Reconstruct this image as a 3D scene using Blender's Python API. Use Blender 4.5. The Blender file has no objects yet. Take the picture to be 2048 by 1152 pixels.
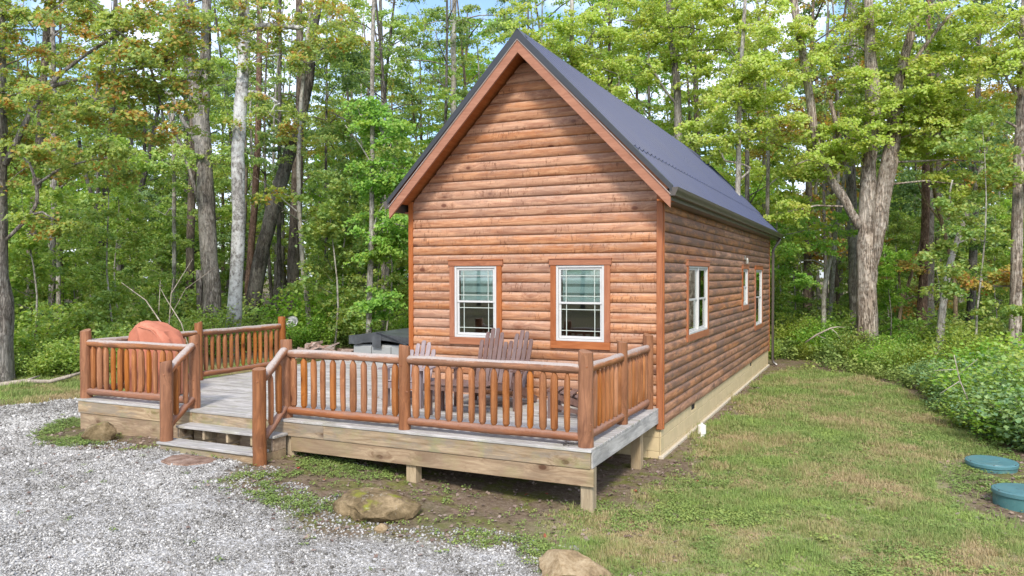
import bpy, math, random
import numpy as np
from mathutils import Vector, Matrix

random.seed(7)
rng = np.random.default_rng(11)
S = bpy.context.scene
COL = S.collection

# ------------------------------------------------------------------ camera
cam_d = bpy.data.cameras.new("camera")
cam_d.sensor_width = 36.0
cam_d.lens = 1533.72 / 2048 * 36.0
cam_d.clip_end = 1500
cam = bpy.data.objects.new("camera", cam_d)
COL.objects.link(cam)
PITCH, ROLL, YAW = -0.0160, -0.0016, 0.4394
fwd = Vector((-math.sin(YAW) * math.cos(PITCH), math.cos(YAW) * math.cos(PITCH), math.sin(PITCH)))
rt = Vector((math.cos(YAW), math.sin(YAW), 0))
up = rt.cross(fwd)
rt2 = rt * math.cos(ROLL) + up * math.sin(ROLL)
up2 = -rt * math.sin(ROLL) + up * math.cos(ROLL)
M = Matrix((rt2, up2, -fwd)).transposed().to_4x4()
M.translation = Vector((2.699, -10.771, 1.895))
cam.matrix_world = M
S.camera = cam

# ------------------------------------------------------------------ sky + sun
LIGHT = Vector((-0.26, 0.65, -0.66)).normalized()      # the way the sunlight travels
SUN_EL = math.asin(-LIGHT.z)
SUN_AZ = math.atan2(-LIGHT.x, -LIGHT.y)
world = bpy.data.worlds.new("World")
S.world = world
world.use_nodes = True
wn, wl = world.node_tree.nodes, world.node_tree.links
wn.clear()
w_out = wn.new("ShaderNodeOutputWorld")
w_bg = wn.new("ShaderNodeBackground")
w_sky = wn.new("ShaderNodeTexSky")
w_sky.sky_type = 'NISHITA'
w_sky.sun_disc = False
w_sky.sun_elevation = SUN_EL
w_sky.sun_rotation = SUN_AZ
w_sky.air_density = 1.0
w_sky.dust_density = 1.5
w_sky.ozone_density = 3.0
w_tc = wn.new("ShaderNodeTexCoord")
w_no = wn.new("ShaderNodeTexNoise")
w_no.inputs["Scale"].default_value = 5.0
w_no.inputs["Detail"].default_value = 7.0
w_no.inputs["Roughness"].default_value = 0.6
w_rp = wn.new("ShaderNodeValToRGB")
w_rp.color_ramp.elements[0].position = 0.42
w_rp.color_ramp.elements[1].position = 0.62
w_mx = wn.new("ShaderNodeMix")
w_mx.data_type = 'RGBA'
w_mx.inputs["B"].default_value = (5.6, 5.9, 6.9, 1)      # sunlit cloud, in the sky's own units
wl.new(w_tc.outputs["Generated"], w_no.inputs["Vector"])
wl.new(w_no.outputs["Fac"], w_rp.inputs["Fac"])
wl.new(w_rp.outputs["Color"], w_mx.inputs["Factor"])
wl.new(w_sky.outputs["Color"], w_mx.inputs["A"])
wl.new(w_mx.outputs["Result"], w_bg.inputs["Color"])
w_bg.inputs["Strength"].default_value = 0.15
wl.new(w_bg.outputs["Background"], w_out.inputs["Surface"])

sun_d = bpy.data.lights.new("sun", 'SUN')
sun_d.energy = 2.1
sun_d.angle = math.radians(10.0)
sun_d.color = (1.0, 0.93, 0.82)
sun = bpy.data.objects.new("sun", sun_d)
sun.rotation_mode = 'QUATERNION'
sun.rotation_quaternion = LIGHT.to_track_quat('-Z', 'Y')
sun.location = (8, -16, 18)
COL.objects.link(sun)

S.view_settings.view_transform = 'Standard'
S.view_settings.look = 'None'
S.view_settings.exposure = 0.98
S.view_settings.gamma = 1.0
S.view_settings.use_curve_mapping = False
S.render.engine = 'CYCLES'
S.cycles.max_bounces = 8
S.cycles.diffuse_bounces = 4
S.cycles.transparent_max_bounces = 8

# ------------------------------------------------------------------ node helpers
def new_mat(name):
    m = bpy.data.materials.new(name)
    m.use_nodes = True
    m.node_tree.nodes.clear()
    return m, m.node_tree.nodes, m.node_tree.links

class NT:
    """small wrapper to write node graphs briefly"""
    def __init__(self, name):
        self.m, self.n, self.l = new_mat(name)
        self.out = self.n.new("ShaderNodeOutputMaterial")
    def node(self, t, **kw):
        nd = self.n.new(t)
        for k, v in kw.items():
            if k.startswith("i_"):
                self.set(nd, k[2:].replace("_", " "), v)
            else:
                setattr(nd, k, v)
        return nd
    def set(self, nd, key, v):
        s = nd.inputs[key] if not isinstance(key, int) else nd.inputs[key]
        if isinstance(v, bpy.types.NodeSocket):
            self.l.new(v, s)
        else:
            s.default_value = v
    def math(self, op, a, b=0.0, clamp=False):
        nd = self.n.new("ShaderNodeMath"); nd.operation = op; nd.use_clamp = clamp
        self.set(nd, 0, a); self.set(nd, 1, b)
        return nd.outputs[0]
    def vmath(self, op, a, b=(0, 0, 0)):
        nd = self.n.new("ShaderNodeVectorMath"); nd.operation = op
        self.set(nd, 0, a); self.set(nd, 1, b)
        return nd.outputs[0]
    def mix(self, f, a, b, mode='MIX'):
        nd = self.n.new("ShaderNodeMix"); nd.data_type = 'RGBA'; nd.blend_type = mode
        self.set(nd, "Factor", f); self.set(nd, "A", a); self.set(nd, "B", b)
        return nd.outputs["Result"]
    def ramp(self, f, stops, interp='LINEAR'):
        nd = self.n.new("ShaderNodeValToRGB"); nd.color_ramp.interpolation = interp
        e = nd.color_ramp.elements
        e[0].position, e[0].color = stops[0][0], c4(stops[0][1])
        e[1].position, e[1].color = stops[-1][0], c4(stops[-1][1])
        for p, c in stops[1:-1]:
            x = e.new(p); x.color = c4(c)
        self.set(nd, "Fac", f)
        return nd.outputs["Color"]
    def noise(self, vec, scale, detail=4, rough=0.55, dist=0.0, out="Fac"):
        nd = self.n.new("ShaderNodeTexNoise")
        self.set(nd, "Vector", vec); self.set(nd, "Scale", scale)
        self.set(nd, "Detail", detail); self.set(nd, "Roughness", rough); self.set(nd, "Distortion", dist)
        return nd.outputs[out]
    def voro(self, vec, scale, feature='F1', out="Distance", rand=1.0):
        nd = self.n.new("ShaderNodeTexVoronoi"); nd.feature = feature
        self.set(nd, "Vector", vec); self.set(nd, "Scale", scale); self.set(nd, "Randomness", rand)
        return nd.outputs[out]
    def bump(self, h, strength=0.3, dist=0.01):
        nd = self.n.new("ShaderNodeBump")
        self.set(nd, "Height", h); nd.inputs["Strength"].default_value = strength; nd.inputs["Distance"].default_value = dist
        return nd.outputs["Normal"]
    def bsdf(self, color, rough=0.6, normal=None, spec=0.3, metal=0.0, **kw):
        nd = self.n.new("ShaderNodeBsdfPrincipled")
        self.set(nd, "Base Color", color); self.set(nd, "Roughness", rough)
        self.set(nd, "Specular IOR Level", spec); self.set(nd, "Metallic", metal)
        if normal is not None:
            self.l.new(normal, nd.inputs["Normal"])
        for k, v in kw.items():
            self.set(nd, k.replace("_", " "), v)
        return nd.outputs[0]
    def done(self, shader):
        self.l.new(shader, self.out.inputs["Surface"])
        return self.m

def c4(c):
    if isinstance(c, (int, float)):
        return (c, c, c, 1)
    return (c[0], c[1], c[2], 1)

def obj_vec(t, spread=17.0):
    """object coordinates shifted by the object's own random number, so no two boards show the same grain"""
    tc = t.node("ShaderNodeTexCoord").outputs["Object"]
    r = t.node("ShaderNodeObjectInfo").outputs["Random"]
    off = t.math('MULTIPLY', r, spread)
    cx = t.node("ShaderNodeCombineXYZ")
    t.set(cx, 0, off); t.set(cx, 1, t.math('MULTIPLY', off, 1.7)); t.set(cx, 2, t.math('MULTIPLY', off, 0.6))
    return t.vmath('ADD', tc, cx.outputs[0]), r

# ------------------------------------------------------------------ materials
MAT = {}

def wood(name, dark, light, axis='X', rough=0.55, knot=0.5, var=0.25, weather=None, wamt=0.0, spec=0.3,
         bump=0.35, grain=1.0, ticks=0.0, algae=None, aamt=0.0, top=None, topamt=0.0, cracks=0.35, topthr=0.80):
    """stained or bare timber: long grain, knots, per-board tone, weathering, a separate mottled tone on upward faces"""
    t = NT(name)
    v, r = obj_vec(t)
    sc = {'X': (0.09, 1, 1), 'Y': (1, 0.09, 1), 'Z': (1, 1, 0.09)}[axis]
    ks = {'X': (0.55, 1, 1), 'Y': (1, 0.55, 1), 'Z': (1, 1, 0.55)}[axis]
    kv = t.vmath('MULTIPLY', v, ks)
    kd = t.voro(kv, 3.3)
    warp = t.math('MULTIPLY', t.math('SUBTRACT', 0.42, kd), 0.16, clamp=True)
    gv = t.vmath('MULTIPLY', v, sc)
    cw = t.node("ShaderNodeCombineXYZ"); t.set(cw, 0, warp); t.set(cw, 1, warp); t.set(cw, 2, warp)
    gv = t.vmath('ADD', gv, cw.outputs[0])
    g1 = t.noise(gv, 26 * grain, 6, 0.68, 0.6)
    g2 = t.noise(gv, 7 * grain, 4, 0.5, 1.2)
    g3 = t.noise(v, 1.7, 3, 0.5)
    g = t.math('ADD', t.math('MULTIPLY', g1, 0.72), t.math('MULTIPLY', g2, 0.28))
    col = t.ramp(g, [(0.38, dark), (0.50, [(a + b) / 2 for a, b in zip(dark, light)]), (0.60, light)])
    fine = t.noise(gv, 120 * grain, 3, 0.7)
    lines = t.math('GREATER_THAN', fine, 0.66)
    col = t.mix(t.math('MULTIPLY', lines, cracks), col, [*[c * 0.35 for c in dark], 1])
    if knot > 0:
        kf = t.ramp(kd, [(0.0, 1), (0.075, 0.95), (0.11, 0.4), (0.20, 0.16), (0.32, 0)])
        kf = t.math('MULTIPLY', kf, knot)
        col = t.mix(kf, col, [dark[0] * 0.42, dark[1] * 0.32, dark[2] * 0.3, 1])
    hs = t.node("ShaderNodeHueSaturation")
    t.set(hs, "Color", col)
    t.set(hs, "Value", t.math('ADD', 1 - var / 2, t.math('MULTIPLY', r, var)))
    t.set(hs, "Saturation", t.math('ADD', 0.88, t.math('MULTIPLY', t.math('FRACT', t.math('MULTIPLY', r, 7.3)), 0.22)))
    col = hs.outputs[0]
    if weather is not None:
        wn_ = t.noise(t.vmath('MULTIPLY', v, [0.25 if s < 1 else 1 for s in sc]), 7.5, 8, 0.72, 0.4)
        big = t.noise(v, 0.9, 2)
        f = t.ramp(t.math('ADD', wn_, t.math('MULTIPLY', t.math('SUBTRACT', big, 0.5), 0.5)), [(0.47, 0), (0.58, 1)])
        col = t.mix(t.math('MULTIPLY', f, wamt), col, c4(weather))
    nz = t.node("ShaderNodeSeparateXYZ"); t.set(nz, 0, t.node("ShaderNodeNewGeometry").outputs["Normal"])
    if top is not None:  # second tone mixed in on upward faces
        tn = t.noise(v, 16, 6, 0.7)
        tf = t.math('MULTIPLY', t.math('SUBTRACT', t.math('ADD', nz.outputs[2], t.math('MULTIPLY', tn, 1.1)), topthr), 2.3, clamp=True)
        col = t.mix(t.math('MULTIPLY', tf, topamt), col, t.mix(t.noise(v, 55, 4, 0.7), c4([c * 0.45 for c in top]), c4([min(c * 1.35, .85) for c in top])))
    if ticks:
        tsc = {'X': (30, 8, 9), 'Y': (8, 30, 9), 'Z': (9, 9, 30)}[axis]
        tk = t.noise(t.vmath('MULTIPLY', v, tsc), 1.0, 5, 0.75)
        gate = t.ramp(t.noise(t.vmath('MULTIPLY', v, [0.4 if s < 1 else 1 for s in sc]), 3.5, 3, 0.6), [(0.44, 0), (0.58, 1)])
        tf_ = t.math('MULTIPLY', t.ramp(tk, [(0.55, 0), (0.62, 1)]), gate)
        col = t.mix(t.math('MULTIPLY', tf_, ticks), col, [*[c * 0.45 for c in dark], 1])
    if algae is not None:
        an = t.noise(v, 2.2, 6, 0.7)
        af = t.ramp(an, [(0.50, 0), (0.66, 1)])
        col = t.mix(t.math('MULTIPLY', af, aamt), col, c4(algae))
    h = t.math('ADD', t.math('MULTIPLY', g1, 0.6), t.math('MULTIPLY', fine, 0.4))
    rr = t.math('ADD', rough - 0.08, t.math('MULTIPLY', g1, 0.2))
    MAT[name] = t.done(t.bsdf(col, rr, t.bump(h, bump, 0.006), spec))

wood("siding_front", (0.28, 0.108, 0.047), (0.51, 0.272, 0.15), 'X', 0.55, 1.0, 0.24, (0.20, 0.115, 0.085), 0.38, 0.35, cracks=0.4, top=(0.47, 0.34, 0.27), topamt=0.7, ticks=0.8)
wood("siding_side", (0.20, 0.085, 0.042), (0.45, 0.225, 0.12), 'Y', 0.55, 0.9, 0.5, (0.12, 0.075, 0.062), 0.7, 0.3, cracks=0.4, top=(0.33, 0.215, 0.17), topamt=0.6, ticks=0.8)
wood("siding_rear", (0.20, 0.078, 0.036), (0.42, 0.20, 0.10), 'X', 0.55, 0.6, 0.3, (0.13, 0.075, 0.055), 0.4, 0.3)
wood("trim_wood", (0.27, 0.090, 0.036), (0.37, 0.14, 0.060), 'Z', 0.55, 0.35, 0.1, spec=0.3, bump=0.2, cracks=0.12)
wood("trim_wood_flat", (0.27, 0.090, 0.036), (0.37, 0.14, 0.060), 'X', 0.55, 0.35, 0.1, spec=0.3, bump=0.2, cracks=0.12)
wood("rake_wood", (0.27, 0.115, 0.068), (0.36, 0.17, 0.105), 'X', 0.55, 0.5, 0.05, spec=0.3, bump=0.2, cracks=0.12)
wood("soffit_wood", (0.30, 0.10, 0.04), (0.44, 0.17, 0.075), 'Y', 0.55, 0.4, 0.2)
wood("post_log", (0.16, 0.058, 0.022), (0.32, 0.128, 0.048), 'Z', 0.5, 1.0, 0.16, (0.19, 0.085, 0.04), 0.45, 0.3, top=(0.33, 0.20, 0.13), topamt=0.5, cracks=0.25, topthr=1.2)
wood("baluster_log", (0.23, 0.080, 0.026), (0.38, 0.155, 0.054), 'Z', 0.5, 1.0, 0.22, (0.17, 0.075, 0.035), 0.35, 0.3, cracks=0.2)
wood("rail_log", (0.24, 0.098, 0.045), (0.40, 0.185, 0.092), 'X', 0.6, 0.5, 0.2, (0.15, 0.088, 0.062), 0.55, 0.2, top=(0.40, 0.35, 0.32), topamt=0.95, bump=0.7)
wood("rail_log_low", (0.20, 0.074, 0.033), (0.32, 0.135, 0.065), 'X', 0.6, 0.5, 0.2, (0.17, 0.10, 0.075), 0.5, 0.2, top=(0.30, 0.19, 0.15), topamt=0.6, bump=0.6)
wood("deck_board", (0.30, 0.285, 0.27), (0.50, 0.485, 0.47), 'X', 0.75, 0.25, 0.22, (0.20, 0.19, 0.175), 0.45, 0.15, bump=0.6, algae=(0.30, 0.30, 0.16), aamt=0.35, cracks=0.3)
wood("deck_band", (0.22, 0.155, 0.095), (0.43, 0.335, 0.23), 'X', 0.7, 0.9, 0.25, (0.22, 0.19, 0.155), 0.7, 0.2, algae=(0.24, 0.26, 0.09), aamt=0.5, bump=0.5, cracks=0.25)
wood("deck_band_side", (0.33, 0.315, 0.295), (0.52, 0.50, 0.475), 'Y', 0.75, 0.5, 0.15, (0.17, 0.17, 0.17), 0.5, 0.2, bump=0.5)
wood("skirt_board", (0.22, 0.15, 0.098), (0.41, 0.315, 0.215), 'X', 0.65, 1.0, 0.15, (0.21, 0.15, 0.10), 0.6, 0.25, algae=(0.27, 0.27, 0.12), aamt=0.3, bump=0.4, cracks=0.2, grain=0.8)
wood("pt_post", (0.27, 0.20, 0.12), (0.42, 0.33, 0.21), 'Z', 0.7, 0.5, 0.15, (0.24, 0.21, 0.16), 0.4, 0.2, bump=0.4)
wood("chair_wood", (0.105, 0.056, 0.044), (0.155, 0.088, 0.070), 'Z', 0.38, 0.0, 0.15, (0.20, 0.15, 0.145), 0.35, 0.55, bump=0.15, cracks=0.1)
wood("chair_wood_sky_sheen", (0.23, 0.185, 0.19), (0.33, 0.27, 0.275), 'Z', 0.42, 0.0, 0.15, (0.17, 0.11, 0.11), 0.3, 0.5, bump=0.15, cracks=0.15)  # glossy brown chair wood, the sky's reflection painted in as a pale lilac colour
wood("interior_wood", (0.07, 0.04, 0.022), (0.12, 0.07, 0.04), 'X', 0.6, 0.4, 0.2)
wood("debris_wood", (0.17, 0.10, 0.08), (0.40, 0.29, 0.24), 'X', 0.8, 0.2, 0.7, (0.42, 0.38, 0.35), 0.5, 0.1, bump=0.8)
wood("dead_wood", (0.20, 0.165, 0.13), (0.44, 0.39, 0.33), 'Z', 0.8, 0.2, 0.3, (0.15, 0.13, 0.11), 0.4, 0.1, bump=0.8)

def plain(name, col, rough=0.5, metal=0.0, spec=0.4, var=0.12, nscale=8.0, bump=0.0, bscale=40.0, dirt=None, damt=0.0, **kw):
    t = NT(name)
    v, r = obj_vec(t)
    n = t.noise(v, nscale, 6, 0.6)
    a = [c * (1 - var) for c in col]; b = [min(1, c * (1 + var)) for c in col]
    c = t.ramp(n, [(0.35, a), (0.65, b)])
    if dirt is not None:
        d = t.ramp(t.noise(v, nscale * 0.6, 8, 0.72), [(0.48, 0), (0.68, 1)])
        c = t.mix(t.math('MULTIPLY', d, damt), c, c4(dirt))
    nm = t.bump(t.noise(v, bscale, 5, 0.6), bump, 0.01) if bump > 0 else None
    MAT[name] = t.done(t.bsdf(c, rough, nm, spec, metal, **kw))

plain("vinyl_white", (0.52, 0.52, 0.51), 0.35, var=0.03, dirt=(0.55, 0.54, 0.5), damt=0.25)
plain("vinyl_line", (0.45, 0.50, 0.45), 0.4, var=0.03)
plain("black_trim", (0.028, 0.030, 0.034), 0.38, 0.0, 0.6, 0.1)
plain("roof_metal", (0.030, 0.045, 0.105), 0.38, 0.0, 0.16, 0.06, 1.2, dirt=(0.10, 0.105, 0.11), damt=0.15)
plain("gutter_metal", (0.075, 0.062, 0.052), 0.33, 0.0, 0.6, 0.08, dirt=(0.12, 0.10, 0.08), damt=0.3)
plain("drip_metal", (0.36, 0.30, 0.27), 0.5)
plain("blind_fabric", (0.86, 0.97, 0.93), 0.8, var=0.04)
plain("blind_band", (0.26, 0.36, 0.34), 0.8, var=0.04)
plain("block_paint", (0.56, 0.45, 0.265), 0.75, var=0.07, nscale=3, bump=0.35, bscale=60, dirt=(0.42, 0.36, 0.19), damt=0.45)
plain("mortar", (0.50, 0.42, 0.29), 0.85, var=0.08, bump=0.3)
plain("footing_paint", (0.50, 0.44, 0.34), 0.8, var=0.08, dirt=(0.36, 0.30, 0.20), damt=0.5, bump=0.3)
plain("dark_void", (0.03, 0.026, 0.022), 0.9)
plain("lid_plastic", (0.070, 0.175, 0.195), 0.42, var=0.12, nscale=3, dirt=(0.13, 0.17, 0.14), damt=0.55, bump=0.1)
plain("lid_side", (0.06, 0.16, 0.16), 0.5, var=0.12, nscale=4, dirt=(0.28, 0.27, 0.21), damt=0.6)
plain("pvc_white", (0.72, 0.71, 0.66), 0.4, var=0.04, dirt=(0.42, 0.38, 0.28), damt=0.35)
plain("tub_cover", (0.055, 0.060, 0.066), 0.42, 0.0, 0.5, 0.2, 4, bump=0.3, bscale=9, dirt=(0.14, 0.15, 0.16), damt=0.35)
plain("tub_shell", (0.30, 0.315, 0.315), 0.6, var=0.06)
plain("steel_grey", (0.32, 0.33, 0.35), 0.4, 0.3, 0.5, 0.15, dirt=(0.12, 0.12, 0.12), damt=0.5)
plain("grill_fabric", (0.43, 0.16, 0.10), 0.8, 0.0, 0.15, 0.10, 3, bump=0.35, bscale=7, dirt=(0.62, 0.30, 0.21), damt=0.5)
plain("lamp_metal", (0.35, 0.34, 0.30), 0.4, 0.3)
plain("screw_dark", (0.05, 0.045, 0.04), 0.5)

def glass_mat():
    t = NT("window_glass")
    fr = t.node("ShaderNodeFresnel"); fr.inputs["IOR"].default_value = 1.55
    tr = t.node("ShaderNodeBsdfTransparent"); tr.inputs["Color"].default_value = (0.90, 0.96, 0.94, 1)
    gl = t.node("ShaderNodeBsdfGlossy"); gl.inputs["Roughness"].default_value = 0.02
    gl.inputs["Color"].default_value = (0.9, 0.95, 0.93, 1)
    mx = t.node("ShaderNodeMixShader")
    t.set(mx, 0, t.math('ADD', t.math('MULTIPLY', fr.outputs[0], 1.3), 0.06)); t.l.new(tr.outputs[0], mx.inputs[1]); t.l.new(gl.outputs[0], mx.inputs[2])
    MAT["glass"] = t.done(mx.outputs[0])
glass_mat()

def stone(name, a, b, moss=0.0, scale=4.0, bump=0.8):
    t = NT(name)
    v, r = obj_vec(t)
    n = t.noise(v, scale, 8, 0.62, 0.3)
    n2 = t.noise(v, scale * 7, 6, 0.7)
    col = t.ramp(t.math('ADD', t.math('MULTIPLY', n, 0.65), t.math('MULTIPLY', n2, 0.35)), [(0.36, [c * 0.45 for c in a]), (0.47, a), (0.62, b)])
    if moss:
        nz = t.node("ShaderNodeSeparateXYZ"); t.set(nz, 0, t.node("ShaderNodeNewGeometry").outputs["Normal"])
        mn = t.noise(v, 5, 5, 0.6)
        f = t.math('MULTIPLY', t.math('SUBTRACT', t.math('ADD', t.math('MULTIPLY', nz.outputs[2], 0.5), mn), 1.0), 7.0, clamp=True)
        col = t.mix(t.math('MULTIPLY', f, moss), col, (0.20, 0.21, 0.025, 1))
        # lichen
        lf = t.ramp(t.noise(v, 9, 6, 0.75), [(0.60, 0), (0.66, 1)])
        col = t.mix(t.math('MULTIPLY', lf, 0.5), col, (0.40, 0.38, 0.32, 1))
    h = t.math('ADD', n, t.math('MULTIPLY', n2, 0.4))
    MAT[name] = t.done(t.bsdf(col, 0.85, t.bump(h, bump, 0.03), 0.2))
stone("sandstone", (0.135, 0.098, 0.05), (0.30, 0.225, 0.13), 0.95, 3.5, 1.0)
stone("sandstone_pale", (0.25, 0.18, 0.10), (0.42, 0.33, 0.21), 0.0)
stone("slab_stone", (0.20, 0.125, 0.09), (0.34, 0.25, 0.20), 0.0, 6)
stone("grey_stone", (0.26, 0.26, 0.26), (0.50, 0.50, 0.50), 0.0)

def bark(name, a, b, lichen=None, lamt=0.0, stretch=0.22, fs=9.0, plate=0.55):
    t = NT(name)
    tc = t.node("ShaderNodeTexCoord").outputs["Object"]
    r = t.node("ShaderNodeObjectInfo").outputs["Random"]
    cx = t.node("ShaderNodeCombineXYZ"); t.set(cx, 0, t.math('MULTIPLY', r, 40.0)); t.set(cx, 2, t.math('MULTIPLY', r, 19.0))
    v = t.vmath('ADD', tc, cx.outputs[0])
    sv = t.vmath('MULTIPLY', v, (1, 1, stretch))
    n = t.noise(sv, fs, 7, 0.65, 0.9)
    n2 = t.noise(t.vmath('MULTIPLY', v, (1, 1, stretch * 0.8)), fs * 1.6, 5, 0.6, 1.4)
    ridge = t.math('ABSOLUTE', t.math('SUBTRACT', n2, 0.5))
    crack = t.ramp(ridge, [(0.0, 0), (0.07, 1)])
    g = t.math('ADD', t.math('MULTIPLY', n, 0.74), t.math('MULTIPLY', crack, 0.20))
    col = t.ramp(g, [(0.38, [c * 0.45 for c in a]), (0.53, a), (0.74, b)])
    big = t.noise(t.vmath('MULTIPLY', v, (1, 1, 0.5)), 1.3, 5, 0.6)
    if lichen is not None:
        f = t.ramp(t.math('ADD', t.math('MULTIPLY', big, 0.5), t.math('MULTIPLY', t.noise(v, 8, 6, 0.7), 0.5)), [(0.46, 0), (0.56, 1)])
        col = t.mix(t.math('MULTIPLY', f, lamt), col, c4(lichen))
    h = t.math('ADD', t.math('MULTIPLY', n, 0.6), t.math('MULTIPLY', crack, plate))
    MAT[name] = t.done(t.bsdf(col, 0.9, t.bump(h, 0.9, 0.03), 0.1))
bark("bark_grey", (0.20, 0.175, 0.15), (0.41, 0.375, 0.335), (0.40, 0.39, 0.36), 0.4)
bark("bark_brown", (0.14, 0.108, 0.084), (0.28, 0.225, 0.18), (0.26, 0.25, 0.21), 0.25)
bark("bark_dark", (0.10, 0.088, 0.075), (0.21, 0.19, 0.165), (0.24, 0.24, 0.22), 0.35)
bark("bark_red", (0.20, 0.125, 0.09), (0.36, 0.25, 0.19), None, 0, 0.3, 12)
bark("bark_pale", (0.27, 0.245, 0.20), (0.46, 0.43, 0.37), (0.54, 0.53, 0.49), 0.5, 0.4, 7, 0.2)
bark("bark_tan", (0.30, 0.22, 0.14), (0.46, 0.37, 0.25), None, 0, 0.4, 8, 0.2)
bark("bark_lichen", (0.26, 0.245, 0.23), (0.45, 0.44, 0.42), (0.60, 0.61, 0.60), 0.85, 0.6, 7, 0.2)
bark("bark_maple", (0.26, 0.205, 0.16), (0.50, 0.43, 0.36), (0.60, 0.55, 0.48), 0.5, 0.16, 7, 0.8)

def leaf(name, stops, accent=None, acc_amt=0.0, trans=0.38, nscale=0.35, rough=0.5, accent_lo=0.54):
    """stops: leaf colours picked leaf by leaf; accent: autumn colour that comes in patches"""
    t = NT(name)
    geo = t.node("ShaderNodeNewGeometry")
    ri = geo.outputs["Random Per Island"]
    ob = t.node("ShaderNodeObjectInfo").outputs["Random"]
    big = t.noise(geo.outputs["Position"], nscale * 2.2, 4, 0.6)
    f = t.math('ADD', t.math('MULTIPLY', ri, 0.50), t.math('MULTIPLY', big, 0.62))
    f = t.math('SUBTRACT', f, t.math('MULTIPLY', t.math('SUBTRACT', ob, 0.5), 0.22))
    col = t.ramp(f, stops)
    if accent is not None:
        pn = t.noise(geo.outputs["Position"], nscale * 3.1, 4, 0.6)
        a = t.ramp(t.math('ADD', t.math('MULTIPLY', pn, 0.8), t.math('MULTIPLY', t.math('FRACT', t.math('MULTIPLY', ri, 13.7)), 0.25)), [(accent_lo, 0), (accent_lo + 0.08, 1)])
        ac = t.ramp(t.math('FRACT', t.math('MULTIPLY', ri, 5.1)), [(a_, tuple(min(0.62, q * 1.3) for q in c_)) for a_, c_ in accent])
        col = t.mix(t.math('MULTIPLY', a, acc_amt), col, ac)
    pb = t.bsdf(col, rough, None, 0.35)
    tl = t.node("ShaderNodeBsdfTranslucent")
    t.set(tl, "Color", t.mix(1.0, col, (1.25, 1.2, 0.55, 1), 'MULTIPLY'))
    mx = t.node("ShaderNodeMixShader"); mx.inputs[0].default_value = trans + 0.06
    t.l.new(pb, mx.inputs[1]); t.l.new(tl.outputs[0], mx.inputs[2])
    MAT[name] = t.done(mx.outputs[0])
OR = [(0.0, (0.42, 0.13, 0.05)), (0.4, (0.46, 0.21, 0.06)), (0.75, (0.42, 0.28, 0.07)), (1.0, (0.42, 0.12, 0.08))]
YE = [(0.0, (0.40, 0.26, 0.05)), (0.6, (0.36, 0.32, 0.06)), (1.0, (0.42, 0.20, 0.06))]
leaf("leaf_sun", [(0.25, (0.265, 0.377, 0.067)), (0.5, (0.440, 0.595, 0.106)), (0.75, (0.504, 0.595, 0.184)), (0.95, (0.504, 0.595, 0.230))], YE, 0.35, 0.45)
leaf("leaf_bright", [(0.25, (0.151, 0.315, 0.062)), (0.5, (0.261, 0.491, 0.085)), (0.85, (0.433, 0.612, 0.120))], YE, 0.2, 0.45)
leaf("leaf_light", [(0.25, (0.188, 0.310, 0.083)), (0.5, (0.305, 0.474, 0.124)), (0.9, (0.520, 0.640, 0.196))], YE, 0.25, 0.45)
leaf("leaf_mid", [(0.25, (0.150, 0.257, 0.087)), (0.5, (0.242, 0.385, 0.117)), (0.9, (0.434, 0.560, 0.174))], YE, 0.3, 0.42)
leaf("leaf_dark", [(0.25, (0.114, 0.197, 0.087)), (0.5, (0.181, 0.294, 0.125)), (0.9, (0.318, 0.442, 0.174))], None, 0, 0.38)
leaf("leaf_autumn", [(0.25, (0.174, 0.272, 0.077)), (0.5, (0.303, 0.407, 0.103)), (0.9, (0.491, 0.544, 0.152))], OR, 0.7, 0.45, 0.4, accent_lo=0.57)
leaf("leaf_orange", [(0.25, (0.211, 0.239, 0.066)), (0.5, (0.424, 0.379, 0.089)), (0.9, (0.560, 0.498, 0.109))], OR, 0.8, 0.4, 0.5)
leaf("leaf_blue", [(0.25, (0.112, 0.216, 0.112)), (0.5, (0.193, 0.330, 0.144)), (0.85, (0.321, 0.446, 0.144))], YE, 0.12, 0.3, 0.6, 0.42)
leaf("leaf_lime", [(0.25, (0.190, 0.281, 0.052)), (0.5, (0.315, 0.423, 0.077)), (0.85, (0.403, 0.471, 0.122))], YE, 0.15, 0.45, 0.6)

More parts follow.
